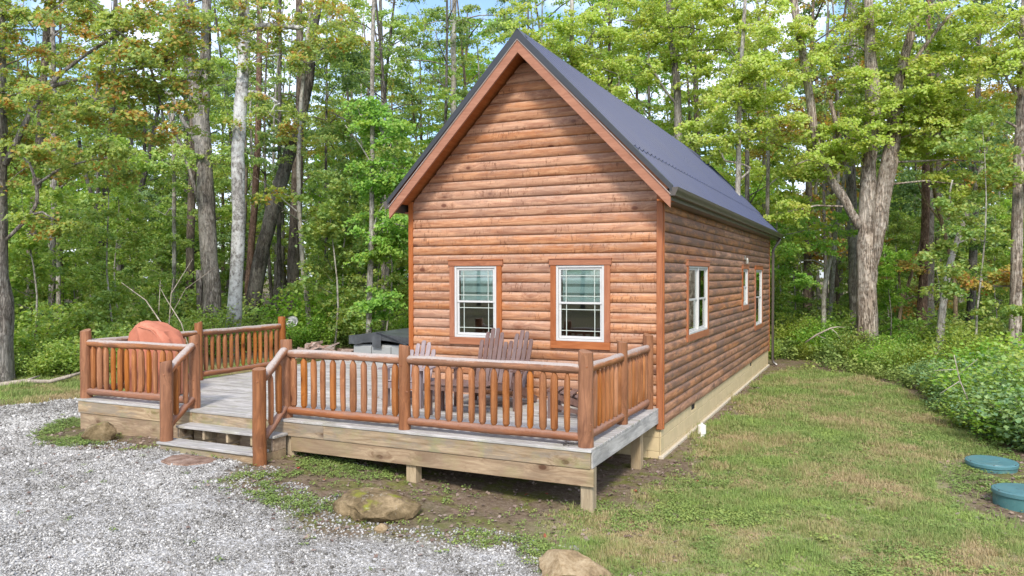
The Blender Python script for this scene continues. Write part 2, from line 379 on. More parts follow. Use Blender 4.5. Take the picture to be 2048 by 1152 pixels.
# ------------------------------------------------------------------ mesh builder
class MB:
    def __init__(self):
        self.v, self.f, self.mi = [], [], []
        self.cur = 0
    def add(self, vs, fs):
        b = len(self.v)
        self.v.extend([tuple(p) for p in vs])
        for q in fs:
            self.f.append(tuple(b + i for i in q)); self.mi.append(self.cur)
        return self
    def box(self, x0, x1, y0, y1, z0, z1):
        vs = [(x0, y0, z0), (x1, y0, z0), (x1, y1, z0), (x0, y1, z0), (x0, y0, z1), (x1, y0, z1), (x1, y1, z1), (x0, y1, z1)]
        return self.add(vs, [(0, 3, 2, 1), (4, 5, 6, 7), (0, 1, 5, 4), (1, 2, 6, 5), (2, 3, 7, 6), (3, 0, 4, 7)])
    def cbox(self, x0, x1, y0, y1, z0, z1, c=0.006):
        """box with chamfered edges"""
        pts, idx = [], {}
        xs, ys, zs = (x0, x1), (y0, y1), (z0, z1)
        for i in (0, 1):
            for j in (0, 1):
                for k in (0, 1):
                    sx, sy, sz = (1 - 2 * i) * c, (1 - 2 * j) * c, (1 - 2 * k) * c
                    X, Y, Z = xs[i], ys[j], zs[k]
                    for a, p in enumerate(((X, Y + sy, Z + sz), (X + sx, Y, Z + sz), (X + sx, Y + sy, Z))):
                        idx[(i, j, k, a)] = len(pts); pts.append(p)
        F = []
        def q(l):
            F.append([idx[t] for t in l])
        for i in (0, 1):
            o = [(0, 0), (0, 1), (1, 1), (1, 0)] if i == 0 else [(0, 0), (1, 0), (1, 1), (0, 1)]
            q([(i, j, k, 0) for j, k in [(b, a) if 0 else (a, b) for a, b in o]])
            q([(j, i, k, 1) for j, k in o[::-1]])
            q([(j, k, i, 2) for j, k in o])
        for j in (0, 1):
            for k in (0, 1):
                q([(0, j, k, 1), (0, j, k, 2), (1, j, k, 2), (1, j, k, 1)])
                q([(j, 0, k, 0), (j, 0, k, 2), (j, 1, k, 2), (j, 1, k, 0)])
                q([(j, k, 0, 0), (j, k, 0, 1), (j, k, 1, 1), (j, k, 1, 0)])
        for i in (0, 1):
            for j in (0, 1):
                for k in (0, 1):
                    q([(i, j, k, 0), (i, j, k, 1), (i, j, k, 2)])
        return self.add(pts, F)
    def xbox(self, center, ax, ay, az, c=0.0):
        """box from centre and three half-axis vectors"""
        C_, X, Y, Z = Vector(center), Vector(ax), Vector(ay), Vector(az)
        vs = [C_ + sx * X + sy * Y + sz * Z for sz in (-1, 1) for sx, sy in ((-1, -1), (1, -1), (1, 1), (-1, 1))]
        return self.add(vs, [(0, 3, 2, 1), (4, 5, 6, 7), (0, 1, 5, 4), (1, 2, 6, 5), (2, 3, 7, 6), (3, 0, 4, 7)])
    def prism(self, poly, d0, d1, plane='XZ'):
        """extrude a 2-D polygon along the missing axis"""
        n = len(poly)
        def P(p, d):
            return {'XZ': (p[0], d, p[1]), 'YZ': (d, p[0], p[1]), 'XY': (p[0], p[1], d)}[plane]
        vs = [P(p, d0) for p in poly] + [P(p, d1) for p in poly]
        fs = [tuple(range(n)), tuple(range(2 * n - 1, n - 1, -1))] + [(i, i + n, (i + 1) % n + n, (i + 1) % n) for i in range(n)]
        return self.add(vs, fs)
    def tube(self, pts, radii, sides=8, cap=True, wob=0.0, rr=random):
        pts = [Vector(p) for p in pts]
        n = len(pts); ring = []
        T = []
        for i in range(n):
            a = pts[max(0, i - 1)]; b = pts[min(n - 1, i + 1)]
            T.append((b - a).normalized())
        u = T[0].orthogonal().normalized()
        vs = []
        lob = [1 + wob * rr.uniform(-1, 1) for _ in range(sides)]
        for i in range(n):
            u = (u - T[i] * u.dot(T[i])).normalized()
            w = T[i].cross(u)
            for k in range(sides):
                a = 2 * math.pi * k / sides
                r = radii[i] * (lob[k] * 0.6 + 0.4 + wob * 0.5 * rr.uniform(-1, 1))
                vs.append(pts[i] + (u * math.cos(a) + w * math.sin(a)) * r)
        fs = []
        for i in range(n - 1):
            for k in range(sides):
                k2 = (k + 1) % sides
                fs.append((i * sides + k, i * sides + k2, (i + 1) * sides + k2, (i + 1) * sides + k))
        if cap:
            fs.append(tuple(range(sides))[::-1]); fs.append(tuple((n - 1) * sides + k for k in range(sides)))
        return self.add(vs, fs)
    def mesh(self, name, mats, smooth=False, recalc=True):
        me = bpy.data.meshes.new(name)
        me.from_pydata(self.v, [], self.f)
        if not isinstance(mats, (list, tuple)):
            mats = [mats]
        for m in mats:
            me.materials.append(MAT[m])
        if len(mats) > 1:
            me.polygons.foreach_set("material_index", self.mi)
        if recalc:
            import bmesh
            bm = bmesh.new(); bm.from_mesh(me)
            bmesh.ops.recalc_face_normals(bm, faces=bm.faces)
            bm.to_mesh(me); bm.free()
        if smooth:
            me.polygons.foreach_set("use_smooth", [True] * len(me.polygons))
        me.update()
        return me

def smooth_angle(me, deg=40):
    me.polygons.foreach_set("use_smooth", [True] * len(me.polygons))
    try:
        me.set_sharp_from_angle(angle=math.radians(deg))
    except Exception:
        pass

def link(name, data, parent=None, loc=None, rot=None, label=None):
    o = bpy.data.objects.new(name, data)
    COL.objects.link(o)
    if parent is not None:
        o.parent = parent
    if loc is not None:
        o.location = loc
    if rot is not None:
        o.rotation_euler = rot
    if label:
        o["label"] = label
    return o

def part(name, mb, mat, parent, smooth=False, label=None, loc=None, rot=None, ang=None):
    me = mb.mesh(name, mat, smooth)
    if ang:
        smooth_angle(me, ang)
    return link(name, me, parent, loc, rot, label)

def tag(o, label, cat, group=None, kind=None):
    o["label"] = label; o["category"] = cat
    if group:
        o["group"] = group
    if kind:
        o["kind"] = kind
    return o

def thing(name, label, cat, loc=(0, 0, 0), rotz=0.0, group=None):
    o = bpy.data.objects.new(name, None)
    o.empty_display_size = 0.2
    COL.objects.link(o)
    o.location = loc; o.rotation_euler = (0, 0, rotz)
    return tag(o, label, cat, group)

def copy_tree(o, parent=None):
    c = o.copy()
    COL.objects.link(c)
    c.parent = parent
    for ch in [x for x in KIDS.get(o.name, [])]:
        copy_tree(ch, c)
    return c
KIDS = {}

# ------------------------------------------------------------------ ground height (metres; deck top is 0)
def ss(a, b, x):
    t = np.clip((x - a) / (b - a), 0, 1)
    return t * t * (3 - 2 * t)

def gz(x, y):
    x = np.asarray(x, float); y = np.asarray(y, float)
    z = -.47 - .26 * ss(-5.2, -.3, x)
    z = z - .10 * ss(-3.5, -7, y) * ss(-6, -1, x)
    z = z - .35 * ss(5., 14, x) + .25 * ss(18, 45, y)
    return z

_tab = rng.random((256, 256))
def vnoise(x, y, s):
    """smooth value noise in 0..1"""
    x = np.asarray(x, float) / s + 1000.3; y = np.asarray(y, float) / s + 1000.7
    xi = np.floor(x).astype(int); yi = np.floor(y).astype(int)
    fx = x - xi; fy = y - yi
    fx = fx * fx * (3 - 2 * fx); fy = fy * fy * (3 - 2 * fy)
    g = lambda i, j: _tab[i % 256, j % 256]
    return (g(xi, yi) * (1 - fx) + g(xi + 1, yi) * fx) * (1 - fy) + (g(xi, yi + 1) * (1 - fx) + g(xi + 1, yi + 1) * fx) * fy
def fbm(x, y, s):
    return 0.5 * vnoise(x, y, s) + 0.3 * vnoise(x + 31, y - 17, s / 2.1) + 0.2 * vnoise(x - 7, y + 3, s / 4.3)

GRAVEL = np.array([(0.30, -4.75), (-0.5, -4.28), (-1.03, -4.30), (-1.66, -4.40), (-2.21, -4.64), (-2.76, -4.66), (-3.44, -4.50), (-4.05, -4.1), (-4.35, -3.62),
                   (-4.5, -3.4), (-6.1, -3.4), (-6.44, -3.75), (-7.27, -3.82), (-8.3, -3.5), (-9.0, -3.0), (-9.3, -2.5), (-9.3, -1.75), (-9.3, 0.2), (-11.1, -0.9), (-11.4, -1.5), (-12.5, -3.5), (-16, -7), (-16, -16), (3.5, -16), (2.2, -7)])
def in_poly(x, y, P):
    inside = np.zeros(np.shape(x), bool)
    n = len(P); j = n - 1
    for i in range(n):
        xi, yi = P[i]; xj, yj = P[j]
        c = ((yi > y) != (yj > y)) & (x < (xj - xi) * (y - yi) / (yj - yi + 1e-12) + xi)
        inside ^= c; j = i
    return inside
def dist_poly(x, y, P):
    d = np.full(np.shape(x), 1e9)
    n = len(P)
    for i in range(n):
        ax, ay = P[i]; bx, by = P[(i + 1) % n]
        dx, dy = bx - ax, by - ay
        t = np.clip(((x - ax) * dx + (y - ay) * dy) / (dx * dx + dy * dy), 0, 1)
        d = np.minimum(d, np.hypot(x - ax - t * dx, y - ay - t * dy))
    return d
def m_gravel(x, y):
    x = np.asarray(x, float); y = np.asarray(y, float)
    s = np.where(in_poly(x, y, GRAVEL), 1, -1) * dist_poly(x, y, GRAVEL)
    s = s + (fbm(x, y, 0.7) - 0.5) * 0.7
    return ss(-0.10, 0.22, s)
LAWN_E = [(11.9, 0.10), (12.2, 1.1), (11.0, 2.2), (9.2, 3.1), (6.7, 3.6), (4.6, 3.9), (2.9, 4.05), (1.9, 4.3), (1.2, 4.6), (-3, 5.3), (-8, 6.5), (-20, 9)]
_ly = np.array([p[0] for p in LAWN_E][::-1]); _lx = np.array([p[1] for p in LAWN_E][::-1])
def lawn_edge_x(y):
    yy = np.where(y > 12.2, 12.2, y)
    o = np.argsort(_ly)
    return np.interp(yy, _ly[o], _lx[o])
def m_grass(x, y):
    """mown lawn: right of the cabin, and the strip beyond the gravel at the far left"""
    x = np.asarray(x, float); y = np.asarray(y, float)
    nz = (fbm(x + 5, y, 0.9) - 0.5)
    left = ss(0.05, 0.9, x + 0.0 + nz * 1.2 - 0.25 * ss(-2, -4, y)) * np.where((x > -0.5) | (y < -2.5), 1, 0)
    left = np.where(y < -2.6, ss(-1.4, 0.9, x + nz * 2.5), left)
    right = ss(0.0, 0.5, lawn_edge_x(y) - x + 0.3)
    a = left * right * ss(12.6, 11.6, y)
    a = a * (1 - 0.95 * ss(1.25, 0.75, np.hypot(x - 4.55, (y - 0.35) * 0.52) + (fbm(x, y, 0.4) - 0.5) * 0.8))
    # far left strip
    dl = ss(-9.2, -9.9, x) * ss(-16.5, -14.5, x) * ss(-2.2, -1.0, y + 0.35 * (x + 12)) * ss(4.5, 2.5, y)
    # patch behind the left deck
    db = ss(-13.5, -12, x) * ss(-4.6, -5.2, x) * ss(3.2, 3.6, y) * ss(8.5, 6.5, y) * 0.8
    return np.clip(np.maximum(np.maximum(a, dl), db) - m_gravel(x, y), 0, 1)

# ------------------------------------------------------------------ terrain
def axis(a, b, fine, lo, hi, g=1.22):
    mid = list(np.arange(a, b + 1e-6, fine))
    left, s, x = [], fine, a
    while x > lo:
        s = min(s * g, 60); x -= s; left.append(x)
    right, s, x = [], fine, b
    while x < hi:
        s = min(s * g, 60); x += s; right.append(x)
    return np.array(left[::-1] + mid + right)
gx_ = axis(-15, 6, 0.10, -500, 500)
gy_ = axis(-7.5, 13, 0.10, -300, 600)
GX, GY = np.meshgrid(gx_, gy_)
GZ = gz(GX, GY)
near = (GX > -20) & (GX < 12) & (GY > -12) & (GY < 20)
GZ = GZ + np.where(near, (fbm(GX, GY, 0.6) - 0.5) * 0.05 + (fbm(GX, GY, 0.22) - 0.5) * 0.022, (fbm(GX, GY, 6) - 0.5) * 0.9 * ss(20, 40, np.hypot(GX, GY)))
def gzf(x, y):
    return gz(x, y) + (fbm(x, y, 0.6) - 0.5) * 0.05
nx_, ny_ = len(gx_), len(gy_)
me = bpy.data.meshes.new("ground")
idx = np.arange(nx_ * ny_).reshape(ny_, nx_)
quads = np.stack([idx[:-1, :-1], idx[:-1, 1:], idx[1:, 1:], idx[1:, :-1]], -1).reshape(-1, 4)
me.from_pydata(np.stack([GX, GY, GZ], -1).reshape(-1, 3).tolist(), [], quads.tolist())
for nm, arr in (("gravel", m_gravel(GX, GY)), ("grass", m_grass(GX, GY)), ("clay", ss(-8.3, -7.8, GX) * ss(0.9, 0.1, GX) * ss(-3.6, -3.0, GY) * ss(13, 12, GY))):
    at = me.attributes.new(nm, 'FLOAT', 'POINT')
    at.data.foreach_set("value", arr.reshape(-1).astype(np.float32))
me.polygons.foreach_set("use_smooth", [True] * len(me.polygons))
ground = link("ground", me)
ground["kind"] = "structure"

def ground_mat():
    t = NT("ground")
    P = t.node("ShaderNodeNewGeometry").outputs["Position"]
    A = lambda n: t.node("ShaderNodeAttribute", attribute_name=n).outputs["Fac"]
    n1 = t.noise(P, 1.4, 6, 0.65); n2 = t.noise(P, 14, 6, 0.7); n3 = t.noise(P, 60, 4, 0.7)
    # woodland floor: brown litter, dark earth, bits of green
    lv = t.voro(P, 22, 'F1', "Color")
    sep = t.node("ShaderNodeSeparateColor"); t.set(sep, 0, lv)
    litter = t.ramp(t.math('ADD', t.math('MULTIPLY', sep.outputs[0], 0.6), t.math('MULTIPLY', n2, 0.4)),
                    [(0.2, (0.055, 0.04, 0.028)), (0.5, (0.13, 0.095, 0.065)), (0.8, (0.22, 0.165, 0.12))])
    litter = t.mix(t.math('MULTIPLY', t.ramp(n1, [(0.42, 0), (0.6, 1)]), 0.6), litter, (0.07, 0.11, 0.03, 1))
    # bare earth under the deck and along the wall
    earth = t.ramp(t.math('ADD', t.math('MULTIPLY', n2, 0.6), t.math('MULTIPLY', n3, 0.4)),
                   [(0.35, (0.08, 0.055, 0.038)), (0.5, (0.17, 0.125, 0.085)), (0.68, (0.29, 0.235, 0.18))])
    moss = t.ramp(t.noise(P, 2.6, 6, 0.7), [(0.50, 0), (0.60, 1)])
    earth = t.mix(t.math('MULTIPLY', moss, 0.75), earth, t.ramp(n3, [(0.3, (0.075, 0.095, 0.015)), (0.7, (0.19, 0.20, 0.04))]))
    # lawn
    gn = t.math('ADD', t.math('MULTIPLY', n1, 0.55), t.math('MULTIPLY', n2, 0.45))
    lawn = t.ramp(gn, [(0.34, (0.17, 0.20, 0.07)), (0.5, (0.26, 0.25, 0.12)), (0.62, (0.36, 0.28, 0.19))])
    # crushed limestone
    cv = t.voro(P, 34, 'F1', "Color"); cs = t.node("ShaderNodeSeparateColor"); t.set(cs, 0, cv)
    ce = t.voro(P, 34, 'DISTANCE_TO_EDGE')
    grav = t.ramp(cs.outputs[0], [(0.0, (0.22, 0.215, 0.205)), (0.5, (0.40, 0.395, 0.38)), (1.0, (0.60, 0.595, 0.58))])
    grav = t.mix(t.ramp(ce, [(0.0, 0.8), (0.10, 0)]), grav, (0.11, 0.105, 0.10, 1))
    col = t.mix(A("clay"), litter, earth)
    near_ = t.mix(t.math('MULTIPLY', t.ramp(t.noise(P, 0.9, 5, 0.65), [(0.35, 1), (0.65, 0.4)]), 1.0), litter, earth)
    col = t.mix(A("clay"), near_, earth)
    col = t.mix(A("grass"), col, lawn)
    col = t.mix(A("gravel"), col, grav)
    h = t.math('ADD', n2, t.math('MULTIPLY', n3, 0.5))
    return t.done(t.bsdf(col, 0.95, t.bump(h, 0.7, 0.03), 0.1))
me.materials.append(ground_mat())

# ------------------------------------------------------------------ cabin
CW, CL, E = 4.251, 12.54, 0.14674
RX, RZ, SL = -2.075, 5.487, 1.046        # ridge
Z0 = 3.110
SB = Z0 - 23 * E                          # siding bottom
def roof_z(x):
    return RZ - SL * abs(x - RX)
cabin = thing("log_cabin", "small gabled cabin sided in orange brown half logs under a dark ribbed metal roof", "cabin", (0, 0, 0))
PROF = [(0.0, 0.014), (0.04, 0.025), (0.16, 0.034), (0.42, 0.037), (0.66, 0.034), (0.86, 0.024), (0.97, 0.013), (1.0, 0.010)]

def log_piece(a0, a1, b0, b1, z0, z1, side, mat, jig=0.0):
    """half log from a0..a1 at its foot and b0..b1 at its head (slanted ends under the rake)"""
    mb = MB(); n = len(PROF)
    vs = []
    for end in (0, 1):
        for t_, d in PROF:
            z = z0 + (z1 - z0) * t_
            lo = a0 + (b0 - a0) * t_; hi = a1 + (b1 - a1) * t_
            s = lo if end == 0 else hi
            d2 = d + jig
            vs.append({'F': (s, 0.035 - d2, z), 'R': (-0.035 + d2, s, z), 'L': (-CW + 0.035 - d2, s, z), 'B': (s, CL - 0.035 + d2, z)}[side])
        for t_ in (1.0, 0.0):
            z = z0 + (z1 - z0) * t_
            lo = a0 + (b0 - a0) * t_; hi = a1 + (b1 - a1) * t_
            s = lo if end == 0 else hi
            vs.append({'F': (s, 0.034, z), 'R': (-0.034, s, z), 'L': (-CW + 0.034, s, z), 'B': (s, CL - 0.034, z)}[side])
    m = n + 2
    fs = [tuple(range(m)), tuple(range(2 * m - 1, m - 1, -1))] + [(i, (i + 1) % m, (i + 1) % m + m, i + m) for i in range(m)]
    mb.add(vs, fs)
    part("siding_log", mb, mat, cabin, ang=35)

def split(a, b, lo, hi, r):
    """cut a long run into boards with butt joints"""
    L = b - a
    if L <= hi:
        return [(a, b)]
    k = r.uniform(lo, hi)
    k = min(k, L - 0.5)
    return [(a, a + k - 0.0015)] + split(a + k + 0.0015, b, lo, hi, r)

FW = [(-3.47, -2.54, 0.80, 2.14), (-1.715, -0.775, 0.80, 2.14)]       # casing outlines, front
SW = [(1.57, 3.33, 0.815, 2.14), (7.34, 8.24, 1.085, 2.13), (9.44, 10.82, 0.49, 2.13)]
FWC = [(a + 0.06, b - 0.06, c + 0.085, d - 0.07) for a, b, c, d in FW]      # the cut hidden behind the casings
SWC = [(a + 0.06, b - 0.06, c + 0.085, d - 0.07) for a, b, c, d in SW]
r5 = random.Random(5)
def runs(a, b, z0, z1, wins):
    out = [(a, b)]
    for (u0, u1, w0, w1) in wins:
        if z1 > w0 and z0 < w1:
            nw = []
            for (p, q) in out:
                if u0 > p and u1 < q:
                    nw += [(p, u0), (u1, q)]
                else:
                    nw.append((p, q))
            out = nw
    return out
k = 0
while True:
    z0 = SB + k * E + 0.001; z1 = z0 + E - 0.002
    zl = (RZ - 0.20 - z1) / SL; zl0 = (RZ - 0.20 - z0) / SL
    if zl < 0.05:
        break
    L0, R0 = max(-CW + 0.086, RX - zl0), min(-0.086, RX + zl0)
    L1, R1 = max(-CW + 0.086, RX - zl), min(-0.086, RX + zl)
    rr = runs(L0, R0, z0, z1, FWC)
    segs = []
    for (p, q) in rr:
        segs += split(p, q, 2.2, 4.9, r5)
    for (u0, u1, w0, w1) in FWC:
        for a_, b_ in ((max(z0, w1), z1), (z0, min(z1, w0))):
            if b_ - a_ > 0.012 and z0 < w1 and z1 > w0:
                log_piece(u0, u1, u0, u1, a_, b_, 'F', "siding_front")
    for (p, q) in segs:
        p1 = L1 if abs(p - L0) < 1e-6 else p
        q1 = R1 if abs(q - R0) < 1e-6 else q
        log_piece(p, q, p1, q1, z0, z1, 'F', "siding_front", r5.uniform(-0.0015, 0.003))
    log_piece(L0, R0, L1, R1, z0, z1, 'B', "siding_rear")
    if z1 < 2.98:
        for (p, q) in [s for u in runs(0.086, CL - 0.086, z0, z1, SWC) for s in split(u[0], u[1], 1.8, 5.2, r5)]:
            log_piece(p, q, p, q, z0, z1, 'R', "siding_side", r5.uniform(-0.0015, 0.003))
        for (u0, u1, w0, w1) in SWC:
            for a_, b_ in ((max(z0, w1), z1), (z0, min(z1, w0))):
                if b_ - a_ > 0.012 and z0 < w1 and z1 > w0:
                    log_piece(u0, u1, u0, u1, a_, b_, 'R', "siding_side")
        for (p, q) in split(0.086, CL - 0.086, 3.0, 5.0, r5):
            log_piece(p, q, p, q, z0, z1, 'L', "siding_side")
    k += 1
# wall core with real openings
def wall_grid(mb, axis_, c0, c1, a, b, z0, z1, holes):
    us = sorted(set([a, b] + [h[0] for h in holes] + [h[1] for h in holes]))
    for u0, u1 in zip(us[:-1], us[1:]):
        hs = [h for h in holes if h[0] <= u0 and h[1] >= u1]
        zz = z0
        for h in sorted(hs, key=lambda h: h[2]) + [None]:
            top = z1 if h is None else h[2]
            if top > zz:
                if axis_ == 'F': mb.box(u0, u1, c0, c1, zz, top)
                else: mb.box(c0, c1, u0, u1, zz, top)
            if h: zz = h[3]
FH = [(u0 + 0.10, u1 - 0.10, w0 + 0.13, w1 - 0.10) for u0, u1, w0, w1 in FW]
SH = [(u0 + 0.10, u1 - 0.10, w0 + 0.13, w1 - 0.10) for u0, u1, w0, w1 in SW]
wc = MB()
wall_grid(wc, 'F', 0.036, 0.14, -CW + 0.04, -0.04, SB, 3.05, FH)
wall_grid(wc, 'R', -0.14, -0.036, 0.145, CL - 0.145, SB, 3.05, SH)
wc.box(-CW + 0.036, -CW + 0.14, 0.145, CL - 0.145, SB, 3.05)
wc.box(-CW + 0.04, -0.04, CL - 0.14, CL - 0.036, SB, 3.05)
zt = 3.052
hw = (RZ - 0.21 - zt) / SL
for y0, y1 in ((0.036, 0.14), (CL - 0.14, CL - 0.036)):
    wc.prism([(RX - hw, zt), (min(RX + hw, -0.04), zt), (RX, RZ - 0.21)], y0, y1)
part("wall", wc, "interior_wood", cabin)
fl = MB(); fl.box(-CW + 0.145, -0.145, 0.145, CL - 0.145, SB, -0.02)
part("floor", fl, "interior_wood", cabin)
ce = MB(); ce.box(-CW + 0.15, -0.15, 0.15, CL - 0.15, 2.75, 2.79)
part("ceiling", ce, "interior_wood", cabin)
# corner boards
for (x0, x1, y0, y1) in ((-0.085, 0.0, -0.014, 0.034), (-0.034, 0.012, 0.0345, 0.084), (-CW, -CW + 0.085, -0.014, 0.034), (-CW - 0.012, -CW + 0.034, 0.0345, 0.084),
                         (-0.034, 0.012, CL - 0.084, CL - 0.0345), (-0.085, 0.0, CL - 0.034, CL + 0.014), (-CW, -CW + 0.085, CL - 0.034, CL + 0.014), (-CW - 0.012, -CW + 0.034, CL - 0.084, CL - 0.0345)):
    mb = MB(); mb.cbox(x0, x1, y0, y1, SB - 0.04, roof_z(x0 if x0 > -2 else x1) - 0.19 if abs(y1 - y0) < 0.049 and (y0 < 0 or y1 > CL) else 2.93, 0.004)
    part("corner_board", mb, "trim_wood", cabin)

# ---- windows: local frame built on a wall; F: along x, outward -y; R: along y, outward +x
def window(side, u0, u1, z0, z1, sashes=1, grid=True, blind=True, ear=0.02):
    w = link("window", bpy.data.meshes.new("window"), cabin)
    root = MB()
    def bx(mb, a0, a1, d0, d1, w0, w1, c=0.0):
        """a along the wall, d depth outward from the wall plane"""
        if side == 'F':
            args = (a0, a1, -d1, -d0, w0, w1)
        else:
            args = (d0, d1, a0, a1, w0, w1)
        mb.cbox(*args, c) if c else mb.box(*args)
    # white vinyl outer frame = the window's own mesh
    fw = 0.035
    bx(root, u0, u0 + fw, -0.03, 0.012, z0, z1, 0.003); bx(root, u1 - fw, u1, -0.03, 0.012, z0, z1, 0.003)
    bx(root, u0 + fw, u1 - fw, -0.03, 0.012, z1 - fw, z1, 0.003); bx(root, u0 + fw, u1 - fw, -0.03, 0.018, z0, z0 + fw * 0.9, 0.003)
    cols = []
    span = (u1 - u0 - 2 * fw) / sashes
    for i in range(1, sashes):
        m = u0 + fw + span * i
        bx(root, m - 0.022, m + 0.022, -0.03, 0.014, z0 + fw, z1 - fw, 0.003)
    me_ = root.mesh("window", "vinyl_white"); w.data = me_
    # casing boards
    cs = 0.09
    for nm, a in (("casing", (u0 - cs, u0 - 0.001, -0.036, 0.022, z0, z1)), ("casing", (u1 + 0.001, u1 + cs, -0.036, 0.022, z0, z1)),
                  ("head_casing", (u0 - cs - ear, u1 + cs + ear, -0.036, 0.030, z1 + 0.001, z1 + cs)), ("sill_casing", (u0 - cs, u1 + cs, -0.036, 0.024, z0 - 0.115, z0 - 0.001))):
        mb = MB(); bx(mb, *a, 0.004)
        part(nm, mb, "trim_wood" if nm == "casing" else ("trim_wood_flat"), w)
    mb = MB(); bx(mb, u0 - cs - ear - 0.008, u1 + cs + ear + 0.008, -0.034, 0.040, z1 + cs + 0.001, z1 + cs + 0.014)
    part("drip_cap", mb, "trim_wood_flat", w)
    zm = z0 + (z1 - z0) * 0.505
    for i in range(sashes):
        a = u0 + fw + span * i + (0.022 if i else 0.0) + 0.002; b = u0 + fw + span * (i + 1) - (0.022 if i < sashes - 1 else 0) - 0.002
        for nm, lo, hi, d in (("upper_sash", zm - 0.018, z1 - fw - 0.002, -0.012), ("lower_sash", z0 + fw, zm + 0.018, -0.024)):
            sw = 0.034
            s = MB()
            bx(s, a, a + sw, d - 0.014, d + 0.004, lo, hi, 0.002); bx(s, b - sw, b, d - 0.014, d + 0.004, lo, hi, 0.002)
            bx(s, a + sw, b - sw, d - 0.014, d + 0.004, lo, lo + sw * (1.15 if nm == "lower_sash" else 0.9), 0.002); bx(s, a + sw, b - sw, d - 0.014, d + 0.004, hi - sw * 0.9, hi, 0.002)
            part(nm, s, "vinyl_white", w)
            g = MB(); bx(g, a + sw - 0.003, b - sw + 0.003, d - 0.010, d - 0.006, lo + 0.03, hi - 0.03)
            part("pane", g, "glass", w)
            if grid:
                gi = MB(); gd0, gd1 = d - 0.0055, d - 0.001
                ga, gb = a + sw, b - sw; gl, gh = lo + sw, hi - sw
                off = 0.085; t_ = 0.0055
                for x_ in (ga + off, gb - off):
                    bx(gi, x_ - t_, x_ + t_, gd0, gd1, gl, gh)
                for z_ in (gl + off, gh - off):
                    bx(gi, ga, gb, gd0 + 0.0005, gd1 + 0.0005, z_ - t_, z_ + t_)
                part("muntin_grid", gi, "vinyl_line", w)
        if blind:
            zb = zm - 0.02; zz = z1 - 0.05
            flip = 0
            while zz > zb:
                hgt = 0.044 if flip else 0.092
                mb = MB(); bx(mb, a + 0.05, b - 0.02, -0.052 - 0.002 * flip, -0.049 - 0.002 * flip, max(zz - hgt, zb), zz)
                part("blind_slat", mb, "blind_band" if flip else "blind_fabric", w)
                zz -= hgt; flip = 1 - flip
    return w
window('F', -3.38, -2.63, 0.915, 2.05)
window('F', -1.625, -0.865, 0.915, 2.05)
window('R', 1.66, 3.24, 0.93, 2.05, sashes=2, grid=False)
window('R', 7.43, 8.15, 1.20, 2.04, grid=False)
window('R', 9.53, 10.73, 0.605, 2.04, grid=False)
# curtains seen at the side windows (pale edge at the right of each opening)
for y0, y1, z0, z1 in ((2.2, 2.42, 0.97, 1.5), (2.96, 3.16, 0.97, 1.5), (7.8, 8.1, 1.24, 1.62), (10.1, 10.66, 0.65, 1.3)):
    mb = MB(); mb.box(-0.098, -0.092, y0, y1, z0, z1)
    part("curtain", mb, "vinyl_white", cabin)
# outside lamp between the windows of the long wall
lamp = thing("wall_lamp", "small grey lamp fixed high on the long log wall, above its narrow middle window", "lamp", (0.0, 7.72, 2.17))
mb = MB(); mb.cbox(0.0, 0.02, -0.045, 0.045, 0.09, 0.18, 0.004); part("back_plate", mb, "lamp_metal", lamp)
mb = MB(); mb.tube([(0.055, 0, 0.0), (0.055, 0, 0.09), (0.055, 0, 0.13)], [0.032, 0.032, 0.018], 8); mb.box(0.0, 0.055, -0.01, 0.01, 0.11, 0.125)
part("lantern", mb, "lamp_metal", lamp)

# ---- roof
Y0, Y1 = -0.41, 13.10
def on_slope(side, s, y, h):
    """s metres down the slope from the ridge, h above the sheet plane; side +1 right, -1 left"""
    L = math.hypot(1, SL)
    dx, dz = 1 / L, -SL / L
    return (RX + side * (s * dx - h * dz), y, RZ + s * dz + h * dx)
SLEN = 2.287 * math.hypot(1, SL)
SEAM = (3.70 - RZ) / (-SL) * math.hypot(1, SL)
def rib_profile(y0, y1):
    """sheet cross-section along y: (y, height)"""
    out = []; n = 4; w = (y1 - y0) / n
    for i in range(n):
        a = y0 + i * w
        out += [(a, 0.0), (a + w * 0.36, 0.0), (a + w * 0.41, 0.005), (a + w * 0.46, 0.0), (a + w * 0.66, 0.0), (a + w * 0.73, 0.030), (a + w * 0.84, 0.030), (a + w * 0.92, 0.0)]
    out.append((y1, 0.0))
    return out
npan = 15
pw = (Y1 - Y0) / npan
